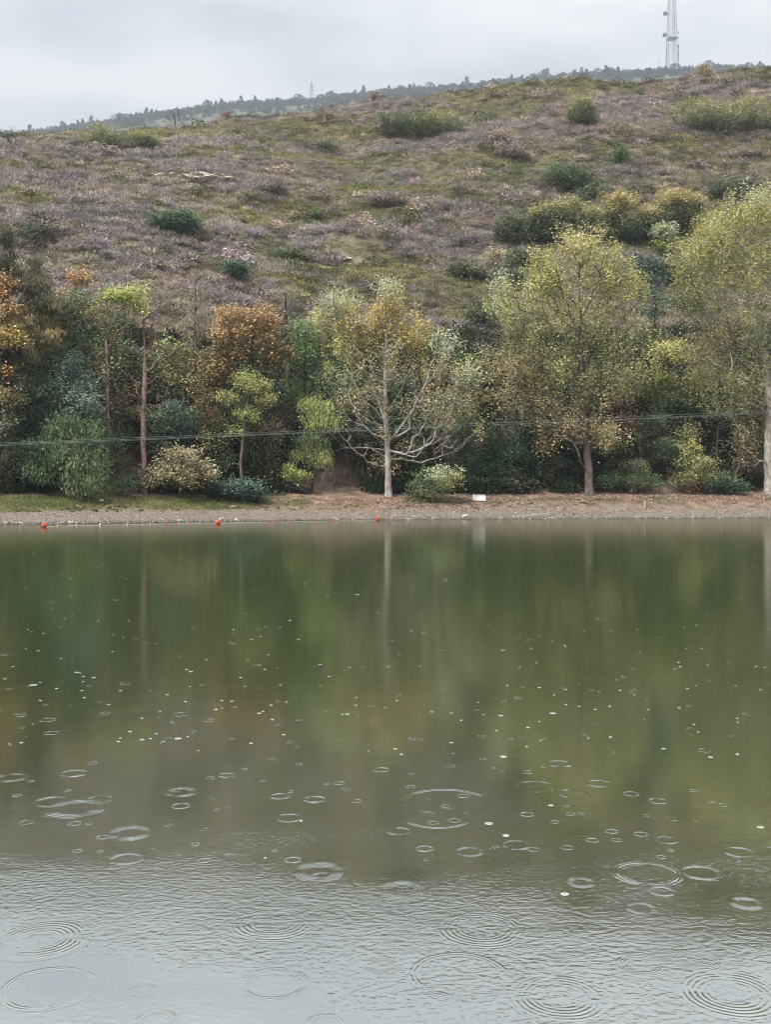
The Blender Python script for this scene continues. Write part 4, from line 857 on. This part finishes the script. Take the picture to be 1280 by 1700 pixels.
# fallen leaves, pebbles, grass blades on the beach
def band(n, s0, s1, px0=-80, px1=1360, pw=1.0):
    px_ = g.uniform(px0, px1, n); s_ = s0 + (s1 - s0) * g.random(n) ** pw; yy = 65 + s_
    for _ in range(6): yy = shore(X(px_, yy)) + s_
    xx = X(px_, yy); return xx, yy, s_
xx, yy, s_ = band(46000, 1.0, 13)
wt = (0.16 + 0.84 * smooth(-6, 0, xx)) * (0.25 + smooth(4.2, 6.5, s_) * 0.75 + 0.5 * smooth(2.4, 3.4, s_) * smooth(6, 5, s_)) * (0.6 + 1.6 * fbm(xx * .8, yy * .8, 3))
kp = g.random(len(xx)) < wt; xx, yy = xx[kp], yy[kp]; n = len(xx)
V, Fc = leaf_quads(np.stack([xx, yy, terrain(xx, yy) + g.uniform(.015, .05, n)], 1), 0.10, .75, 'flat', g)
lc = pick([(lin(176, 148, 130), 4), (lin(148, 120, 106), 4), (lin(208, 190, 170), 4), (lin(112, 86, 76), 4), (lin(216, 196, 170), 1.5)], g, n) * g.uniform(.75, 1.15, (n, 1))
tag(link('fallen_leaves', mesh_from('fallen_leaves', V, Fc, lc), M['leaf']), 'pinkish-brown fallen leaves strewn over the bank', 'leaves', kind='stuff')

EARTH = [(lin(112, 96, 82), 3), (lin(88, 74, 64), 4), (lin(132, 114, 98), 3), (lin(70, 60, 52), 2)]
def stones(n, s0, s1, lo, hi, seed, pw=1.0, pal=None):
    q = np.random.default_rng(seed); xx, yy, s_ = band(n, s0, s1, pw=pw)
    oct_ = np.array([(1, 0, 0), (0, 1, 0), (-1, 0, 0), (0, -1, 0), (0, 0, 1), (0, 0, -.5), (.6, .6, .5), (-.6, .55, .55), (.5, -.65, .5), (-.6, -.5, .6)], float)
    Ft = np.array([(0, 6, 8), (1, 6, 0), (1, 7, 6), (1, 2, 7), (2, 9, 7), (2, 3, 9), (3, 8, 9), (3, 0, 8), (4, 8, 6), (4, 6, 7), (4, 7, 9), (4, 9, 8)])
    r = q.uniform(lo, hi, n) * (0.6 + q.random(n) ** 3); an = q.uniform(0, 6.28, n)
    O = oct_[None] * (1 + q.normal(0, .15, (n, 10, 3))); O[..., 0] *= 1.35
    c_, s2 = np.cos(an)[:, None], np.sin(an)[:, None]
    Vx = np.stack([O[..., 0] * c_ - O[..., 1] * s2, O[..., 0] * s2 + O[..., 1] * c_, O[..., 2] * .65], 2) * r[:, None, None]
    Vx += np.stack([xx, yy, terrain(xx, yy) + r * .15], 1)[:, None, :]
    Fc = (Ft[None] + (np.arange(n) * 10)[:, None, None]).reshape(-1, 3)
    col = np.repeat(pick(pal or [(lin(170, 164, 156), 3), (lin(140, 132, 124), 4), (lin(112, 104, 98), 4), (lin(214, 210, 204), 1.2), (lin(88, 82, 78), 3)], q, n), len(Ft), axis=0)
    return mesh_from('pebbles', Vx.reshape(-1, 3), Fc, col)
M['stone'] = mat_leaf('stone', 0.0, rough=0.8)
tag(link('shore_pebbles', stones(3400, 0.15, 3.2, .02, .05, 8, 1.5), M['stone']), 'pale pebbles scattered over the gravel beach', 'pebbles', kind='stuff')
tag(link('waterline_pebbles', stones(1100, 0.0, 0.6, .03, .075, 9), M['stone']), 'whitish stones lining the water edge', 'pebbles', kind='stuff')

tag(link('earth_clods', stones(600, 3.2, 5.4, .03, .13, 10, 1.0, EARTH), M['stone']), 'crumbled earth clods along the eroded bank edge', 'clods', kind='stuff')
xx, yy, s_ = band(80000, 3.2, 8.2, -80, 1360)
wt = smooth(-5, -9, xx + 3 * fbm(xx * .3, s_ * .5, 2)) * smooth(3.2, 4.0, s_ + fbm(xx, s_, 2)) * smooth(7.8, 6.6, s_ + fbm(xx + 9, s_, 2)) * (0.5 + 2.2 * fbm(xx * .7, yy * 1.2, 3))
wt = np.maximum(wt, 0.5 * smooth(.06, .2, fbm(xx * .5 + 40, s_ * 1.2, 3)) * smooth(4, 4.4, s_) * smooth(6.4, 5.8, s_))
kp = g.random(len(xx)) < wt; xx, yy = xx[kp], yy[kp]; n = len(xx)
V, Fc = leaf_quads(np.stack([xx, yy, terrain(xx, yy) + .045], 1), 0.15, .22, 'up', g)
gc = pick([(lin(94, 108, 56), 4), (lin(108, 122, 64), 4), (lin(84, 98, 52), 3), (lin(132, 126, 86), 2.5)], g, n) * g.uniform(.8, 1.2, (n, 1))
tag(link('grass_blades', mesh_from('grass_blades', V, Fc, gc), M['leaf']), 'short green grass on the left strip above the beach', 'grass', kind='stuff')

# ------------------------------------------------------------------ pale rocks on the hill
def rock_mesh(seed, sx, sy, sz, n=2):
    import bmesh
    bm = bmesh.new(); bmesh.ops.create_icosphere(bm, subdivisions=n, radius=1.0); q = random.Random(seed); ph = [q.uniform(0, 6) for _ in range(6)]
    for v in bm.verts:
        p = v.co; d_ = 1 + .22 * math.sin(3 * p.x + ph[0]) * math.sin(2.5 * p.y + ph[1]) + .16 * math.sin(5 * p.z + ph[2] + 3 * p.x) + .1 * math.sin(7 * p.y + ph[3])
        v.co = Vector((p.x * sx, p.y * sy, max(-.5, min(.62, p.z)) * sz)) * d_
    me = bpy.data.meshes.new('rock'); bm.to_mesh(me); bm.free(); return me
RS = [rock_mesh(k, 1, .6, .42) for k in range(4)]
for me in RS: me.materials.append(M['rock_pale'])
tops = [(250, 296, .7, 'at the far left end of'), (266, 298, .9, 'second from the left in'), (288, 295, .6, 'third from the left in'), (306, 299, .9, 'fourth from the left in'), (324, 303, 1.0, 'lower middle of'), (338, 296, .8, 'upper middle of'),
        (352, 302, 1.1, 'at the centre right of'), (364, 297, .8, 'at the upper right of'), (376, 304, 1.2, 'at the lower right of'), (392, 306, .7, 'at the far right end of')]
for k, (px, py, sc_, w_) in enumerate(tops):
    x, y = ground_at(px, py); o = link('rock', RS[k % 4], None, None, (x, y, float(terrain(x, y)) + .3))
    o.scale = (sc_ * 1.15, sc_, sc_ * .55); o.rotation_euler = (R(-24), R(random.uniform(-8, 8)), R(random.uniform(-20, 20)))
    tag(o, f'pale flat rock {w_} the outcrop high on the left slope', 'rock', 'pale rock outcrop')
x, y = ground_at(567, 432); o = link('rock', RS[1], None, None, (x, y, float(terrain(x, y)) + .1)); o.scale = (.9, .9, .7); tag(o, 'single pale stone in the grass on the middle slope', 'rock')

# ------------------------------------------------------------------ things on the shore
import bmesh
def box_mesh(name, sx, sy, sz, bev=0.0, seg=2):
    bm = bmesh.new(); bmesh.ops.create_cube(bm, size=1.0)
    for v in bm.verts: v.co = Vector((v.co.x * sx, v.co.y * sy, v.co.z * sz))
    if bev: bmesh.ops.bevel(bm, geom=list(bm.edges), offset=bev, segments=seg, affect='EDGES', profile=.5)
    me = bpy.data.meshes.new(name); bm.to_mesh(me); bm.free(); return me
def lathe(name, prof, seg=20):
    prof = np.array(prof, float); th = np.linspace(0, 2 * math.pi, seg, endpoint=False)
    V = np.stack([np.outer(prof[:, 0], np.cos(th)).ravel(), np.outer(prof[:, 0], np.sin(th)).ravel(), np.repeat(prof[:, 1], seg)], 1)
    i = np.arange(len(prof) - 1)[:, None] * seg; j = np.arange(seg)[None]; j2 = (j + 1) % seg
    Fc = np.stack([(i + j).ravel(), (i + j2).ravel(), (i + seg + j2).ravel(), (i + seg + j).ravel()], 1)
    return mesh_from(name, V, Fc, smooth_shade=True)

# white board
x, y = ground_at(796, 833); z = float(terrain(x, y))
sg = thing('white_board', 'small weathered white board standing on the bank in front of the dark thicket', 'board', (x, y, z))
b = link('panel', box_mesh('panel', .84, .05, .42, .01), M['white_paint'], sg, (.02, 0, .27)); b.rotation_euler = (R(-8), R(1.5), 0)
fm = link('frame', box_mesh('frame', .07, .24, .45, .012), M['white_paint'], sg, (-.43, .06, .26)); fm.rotation_euler = (R(-8), 0, 0)
link('rail', box_mesh('rail', .84, .07, .035, .008), M['grey_paint'], sg, (.02, -.002, .49)).rotation_euler = (R(-8), R(1.5), 0)
for dx in (-.3, .32): link('foot', box_mesh('foot', .05, .05, .2, .006), M['wood_grey'], sg, (dx, .03, .02))

# buoys
big = [(-.001, .17), (.02, .175), (.035, .17), (.035, .14), (.07, .125), (.12, .085), (.145, .03), (.15, -.02), (.13, -.08), (.08, -.13), (.001, -.15)]
bmsh = lathe('float', big); eye = lathe('collar', [(.001, .2), (.022, .2), (.03, .18), (.03, .165), (.001, .16)], 12)
for px, py, lab in [(72, 875.5, 'big orange buoy at the left end of the float line'), (362, 870, 'big orange buoy at the middle of the float line, before the low dark shrub'), (627, 864, 'orange buoy floating in front of the golden poplar')]:
    x, y = on_water(px, py); o = thing('buoy', lab, 'buoy', (x, y, .09), 'orange buoys'); link('float', bmsh, M['orange'], o); link('collar', eye, M['orange'], o)
    o.scale = (.74 if px == 627 else .88,) * 3
sm = lathe('float', [(.001, .075), (.03, .07), (.05, .045), (.06, .0), (.05, -.045), (.03, -.07), (.001, -.075)], 12)
bandm = lathe('band', [(.058, .02), (.064, .018), (.066, 0), (.064, -.018), (.058, -.02)], 12)
line_pts = []
smalls = [95, 127, 166, 211, 249, 274, 292, 313, 447, 457, 482, 518, 547, 583]
fl = lambda px: np.interp(px, [0, 72, 166, 362, 627, 700], [876.5, 874.8, 872.6, 868.8, 864.0, 863.4])
for k, px in enumerate(smalls):
    x, y = on_water(px, fl(px)); red = k < 8 and k != 5 and k != 6
    side = 'between the left and middle buoys' if px < 362 else 'between the middle and right buoys'
    num = ['first', 'second', 'third', 'fourth', 'fifth', 'sixth', 'seventh', 'eighth'][k if k < 8 else k - 8]
    o = thing('line_float', f"small {'red and white' if red else 'white'} float, {num} from the left {side}", 'float', (x, y, .02), 'small floats on the line')
    f_ = link('float', sm, M['red'] if red else M['white_paint'], o); f_.rotation_euler = (0, R(90), 0)
    if red:
        f_.data = sm.copy(); f_.data.materials.clear(); f_.data.materials.append(M['red']); q = link('band', bandm, M['white_paint'], o); q.rotation_euler = (0, R(90), 0)
    o.scale = (.75 if px != 166 else 1.3,) * 3
pts = []
for px in np.arange(72, 628, 6.0):
    x, y = on_water(px, fl(px)); pts.append((x, y, .012 + .008 * math.sin(px * .21)))
tag(link('float_line', tube_path('float_line', pts, .013, 6), M['rope']), 'pale rope on the water linking the buoys', 'rope')

# leaning white stake, driftwood, litter, dark slab, little plate
x, y = ground_at(1070, 845); z = float(terrain(x, y))
tag(link('stake', tube_path('stake', [(0, 0, -.1), (.03, 0, .2), (.075, .02, .5), (.078, .02, .505)], [.045, .042, .038, .01], 7), M['wood_grey'], None, (x, y, z)), 'short pale stake leaning on the right beach', 'stake')
x, y = ground_at(905, 857); z = float(terrain(x, y))
dr = thing('driftwood', 'thin grey driftwood stick at the water edge with one upright twig', 'driftwood', (x, y, z))
link('stick', tube_path('stick', [(-1.5, 0, .03), (-.9, .05, .06), (-.3, .02, .12), (.35, .1, .2)], [.02, .04, .045, .03], 6), M['wood_grey'], dr)
link('twig', tube_path('twig', [(.25, .05, .1), (.22, .05, .35), (.12, .06, .62)], [.03, .024, .012], 6), M['wood_grey'], dr)
x, y = ground_at(168, 833); o = link('litter', box_mesh('litter', .24, .18, .1, .03), M['white_paint'], None, (x, y, float(terrain(x, y)) + .07)); o.rotation_euler = (.2, .15, .6)
tag(o, 'crumpled white litter on the left grass strip', 'litter')
x, y = ground_at(771, 860); o = thing('waterline_bird', 'small black and white bird resting at the water edge', 'bird', (x, y, float(terrain(x, y)) + .02))
bd = [(-.16, .05), (-.10, .09), (0, .11), (.1, .13), (.16, .2), (.2, .2), (.235, .185)]; br_ = [.012, .05, .075, .06, .035, .035, .006]
link('body', tube_path('body', [(q, 0, h) for q, h in bd], br_, 10), M['white_paint'], o)
link('head', lathe('head', [(.001, .045), (.03, .035), (.042, 0), (.03, -.035), (.001, -.045)], 10), M['rock_dark'], o, (.18, 0, .2))
link('wing', tube_path('wing', [(-.14, 0, .1), (-.02, 0, .15), (.08, 0, .14)], [.01, .05, .012], 8), M['rock_dark'], o)
x, y = ground_at(491, 818); z = float(terrain(x, y))
sl = thing('dark_slab', 'dark flat slab of rock lying on the red bank under the sapling', 'rock', (x, y, z))
o = link('slab', rock_mesh(31, .98, .5, .34, 3), M['rock_dark'], sl, (0, 0, .25)); o.rotation_euler = (R(-8), R(14), 0)
o = link('chip', rock_mesh(32, .45, .3, .3, 2), M['rock_dark'], sl, (.55, -.1, .12)); o.rotation_euler = (0, R(10), .3)
x, y = ground_at(903, 812); z = float(terrain(x, y))
pl = thing('notice_plate', 'little brown plate with pale bars on a post under the trees', 'sign', (x, y, z))
link('post', box_mesh('post', .06, .06, .5, .008), M['bark_dark'], pl, (0, .04, .22)); link('plate', box_mesh('plate', .3, .03, .42, .008), M['bark_dark'], pl, (0, -.01, .42))
for k in range(3): link('bar', box_mesh('bar', .16, .012, .06), M['wood_grey'], pl, (0, -.031, .3 + .12 * k))

# stick fence behind the golden poplar
x, y = at_s(600, 9.3); fc = thing('stick_fence', 'dark fence of upright sticks left of the golden poplar trunk', 'fence', (x, y, float(terrain(x, y))))
stm = [tube_path('stake', [(0, 0, -.3), (.02, .01, .6), (-.01, 0, 1.35), (.01, 0, 1.75)], [.035, .03, .026, .012], 6) for _ in range(1)]
for k in range(34):
    px = 552 + k * 2.9 + random.uniform(-.8, .8); xx_, yy_ = at_s(px, 9.3 + random.uniform(-.1, .1))
    o = link('stake', stm[0], M['bark_grey' if k % 4 == 0 else 'bark_dark'], fc, (xx_ - x, yy_ - y, float(terrain(xx_, yy_)) - float(terrain(x, y)))); o.rotation_euler = (random.gauss(0, .05), random.gauss(0, .06), random.uniform(0, 6)); o.scale.z = random.uniform(.75, 1.1)
a_, b_ = at_s(550, 9.35), at_s(652, 9.35)
link('rail', tube_path('rail', [(a_[0] - x, a_[1] - y, .75 + float(terrain(*a_)) - float(terrain(x, y))), (0, .05, .8), (b_[0] - x, b_[1] - y, .78 + float(terrain(*b_)) - float(terrain(x, y)))], .03, 6), M['bark_dark'], fc)

# overhead cables along the shore
for k, (p0, p1, pm, lab) in enumerate([(735.5, 681.5, 709.5, 'upper overhead cable crossing in front of the trees'), (739.5, 684.5, 713.0, 'lower overhead cable crossing in front of the trees'), (737.2, 686.3, 712.3, 'middle overhead cable crossing in front of the trees')]):
    xs_, pts = np.linspace(-60, 75, 90), []
    cf = np.polyfit([0, 640, 1280], [p0, pm, p1], 2)
    for x in xs_:
        y = float(np.interp(x, [-60, 75], [38.5, 85.5])); px = 640 + x / y * F
        z = Z(float(np.polyval(cf, np.clip(px, -500, 1800))), y); pts.append((x, y + .12 * k, z))
    tag(link('overhead_cable', tube_path('overhead_cable', pts, .009, 6), M['cable']), lab, 'cable', 'overhead cables')

# ------------------------------------------------------------------ mast and far ridge
def bars(name, segs, r):
    P = np.array([s_[0] for s_ in segs], float); Q = np.array([s_[1] for s_ in segs], float); V, Fc = tube_mesh(P, Q, np.full(len(P), r), np.full(len(P), r), 4); return mesh_from(name, V, Fc)
mx_, my_ = X(1116, RD), RD; mz = float(ridge(np.array(mx_), np.array(my_)))
mast = thing('radio_mast', 'tall grey lattice radio mast with drum antennas on the far ridge', 'mast', (mx_, my_, mz))
mast.scale = (K, K, K)
HT = 78.0
wd = lambda z: 3.9 - 2.3 * z / HT
for sx, sy in ((-1, -1), (1, -1), (1, 1), (-1, 1)):
    link('leg', bars('leg', [((sx * wd(0), sy * wd(0), -2), (sx * wd(HT), sy * wd(HT), HT))], .17), M['steel'], mast)
segs = []; zz_ = 0.0
while zz_ < HT - 3:
    st = max(2.4, wd(zz_) * 1.25); z2 = zz_ + st
    for (ax, ay), (bx_, by_) in (((-1, -1), (1, -1)), ((1, -1), (1, 1)), ((1, 1), (-1, 1)), ((-1, 1), (-1, -1))):
        a0, a1 = wd(zz_), wd(z2)
        segs += [((ax * a0, ay * a0, zz_), (bx_ * a1, by_ * a1, z2)), ((bx_ * a0, by_ * a0, zz_), (ax * a1, ay * a1, z2)), ((ax * a1, ay * a1, z2), (bx_ * a1, by_ * a1, z2))]
    zz_ = z2
tag(link('bracing', bars('bracing', segs, .06), M['steel'], mast), kind='stuff')
link('ladder', bars('ladder', [((wd(0) * .5, wd(0), 0), (wd(HT) * .5, wd(HT), HT)), ((wd(0) * .5 + .7, wd(0), 0), (wd(HT) * .5 + .6, wd(HT), HT))], .09), M['steel'], mast)
link('platform', box_mesh('platform', 6.6, 6.6, .4), M['steel'], mast, (0, 0, 25.2))
drum = lathe('drum_antenna', [(.001, 1.0), (1.45, 1.0), (1.6, .7), (1.6, -.7), (1.3, -1.0), (.001, -1.1)], 20)
for zd in (27.8, 44.0):
    o = link('drum_antenna', drum, M['steel_dark'], mast, (-wd(zd) - 2.6, -.6, zd)); o.rotation_euler = (0, R(-90), R(20))
    link('antenna_arm', bars('antenna_arm', [((-wd(zd), -.5, zd), (-wd(zd) - 1.8, -.5, zd))], .3), M['steel'], mast)
    link('panel_antenna', box_mesh('panel_antenna', .8, .5, 1.4, .1), M['white_paint'], mast, (-wd(zd) - 1.9, -1.0, zd + 4))
pm_ = box_mesh('panel_antenna', .6, .5, 2.2, .1)
for k, (dx, zd) in enumerate([(-1, 16), (-1, 13), (-1, 9.5), (-1, 6), (-1, 3), (1, 29), (1, 25), (1, 18.5), (1, 15), (1, 12), (1, 4.5), (1, 2)]):
    link('panel_antenna', pm_, M['steel_dark'], mast, (dx * (wd(zd) + .9 + .4 * (k % 2)), -wd(zd) * .6, zd))
    link('antenna_arm', bars('antenna_arm', [((dx * wd(zd), -wd(zd) * .6, zd), (dx * (wd(zd) + 1), -wd(zd) * .6, zd))], .2), M['steel'], mast)
link('feeder_pole', bars('feeder_pole', [((wd(0) + 1.2, -1, 0), (wd(20) + 1.2, -1, 20)), ((wd(20), -1, 20), (wd(20) + 1.2, -1, 20))], .22), M['steel'], mast)
x = X(1095, RD); am = thing('thin_mast', 'thin cross-topped antenna pole beside the lattice mast', 'mast', (x, RD, float(ridge(np.array(x), np.array(RD)))))
am.scale = (K, K, K)
link('pole', bars('pole', [((0, 0, -1), (0, 0, 10.5))], .16), M['steel_dark'], am); link('crossbar', bars('crossbar', [((-1.4, 0, 8.3), (1.4, 0, 8.3))], .12), M['steel_dark'], am)
x = X(517, RD - 25 * K); py_ = thing('pylon', 'small hazy lattice pylon on the far ridge left of the mast', 'pylon', (x, RD - 25 * K, float(ridge(np.array(x), np.array(RD - 25 * K)))))
py_.scale = (K, K, K)
for sx, sy in ((-1, -1), (1, -1), (1, 1), (-1, 1)): link('leg', bars('leg', [((sx * 1.5, sy * 1.5, -1), (sx * .25, sy * .25, 16))], .16), M['steel'], py_)
link('crossarm', bars('crossarm', [((-2.2, 0, z_), (2.2, 0, z_)) for z_ in (10, 13)], .14), M['steel'], py_)
tag(link('bracing', bars('bracing', [((-(1.5 - .078 * z_), -(1.5 - .078 * z_), z_), ((1.5 - .078 * z_), -(1.5 - .078 * z_), z_ + 2)) for z_ in range(0, 15, 2)], .1), M['steel'], py_), kind='stuff')

n = 6500
g = np.random.default_rng(77)
yy = np.concatenate([RD - 150 * K * g.random(n - 700) ** 1.4, RD + g.normal(0, 3 * K, 700)]); xx = g.uniform(-420 * K, 440 * K, n)
kp = fbm(xx / 30 / K, yy / 30 / K, 3) > -0.18; xx, yy = xx[kp], yy[kp]; n = len(xx)
def proto_far(seed, pine):
    q = np.random.default_rng(seed); k = 130
    if pine: h = q.random(k) ** .8; rr_ = .42 * (1.05 - h) + .03; zz_ = h * 1.15
    else: h = q.random(k); rr_ = .55 * np.sqrt(np.clip(1 - (h * 2 - 1) ** 2, 0, 1)); zz_ = .15 + h * .75
    an = q.uniform(0, 6.28, k); rr_ = rr_ * q.random(k) ** .4
    V, Fc = leaf_quads(np.stack([rr_ * np.cos(an), rr_ * np.sin(an), zz_], 1), .2, .7, 'rand', q)
    tv, tf = tube_mesh(np.array([[0, 0, -.1]]), np.array([[0, 0, .9]]), np.array([.035]), np.array([.015]), 4)
    Fc = np.concatenate([Fc, tf + len(V)]); V = np.concatenate([V, tv]); return mesh_from('far_tree', V, Fc, q.uniform(.7, 1.3, (len(Fc), 1)) * np.ones((1, 3)))
sz = K * g.uniform(2.0, 4.2, n) * (1 + .9 * (g.random(n) > .965))
scatter('far_forest', 'hazy dark trees lining the far ridge', 'forest', np.stack([xx, yy, ridge(xx, yy) - .4 * K], 1), np.stack([sz * 1.1, sz * 1.1, sz], 1), pick([(lin(62, 72, 56), 4), (lin(76, 80, 60), 3), (lin(56, 66, 54), 3)], g, n), [proto_far(k, k % 2 == 0) for k in range(6)], M['scrub'], tilt=.04, seed=6)

# ------------------------------------------------------------------ haze
m = bpy.data.materials.new('haze'); t, nn = nodes(m)
pv = nn('ShaderNodeVolumePrincipled', {'Color': (0.80, 0.90, 1.0, 1), 'Density': 0.00034, 'Anisotropy': 0.1})
nn('ShaderNodeOutputMaterial', {'Volume': pv.outputs[0]})
me = box_mesh('haze', 2800, 2080, 806); o = link('haze', me, m, None, (0, 860, 806 / 2 - 5)); tag(o, kind='stuff')
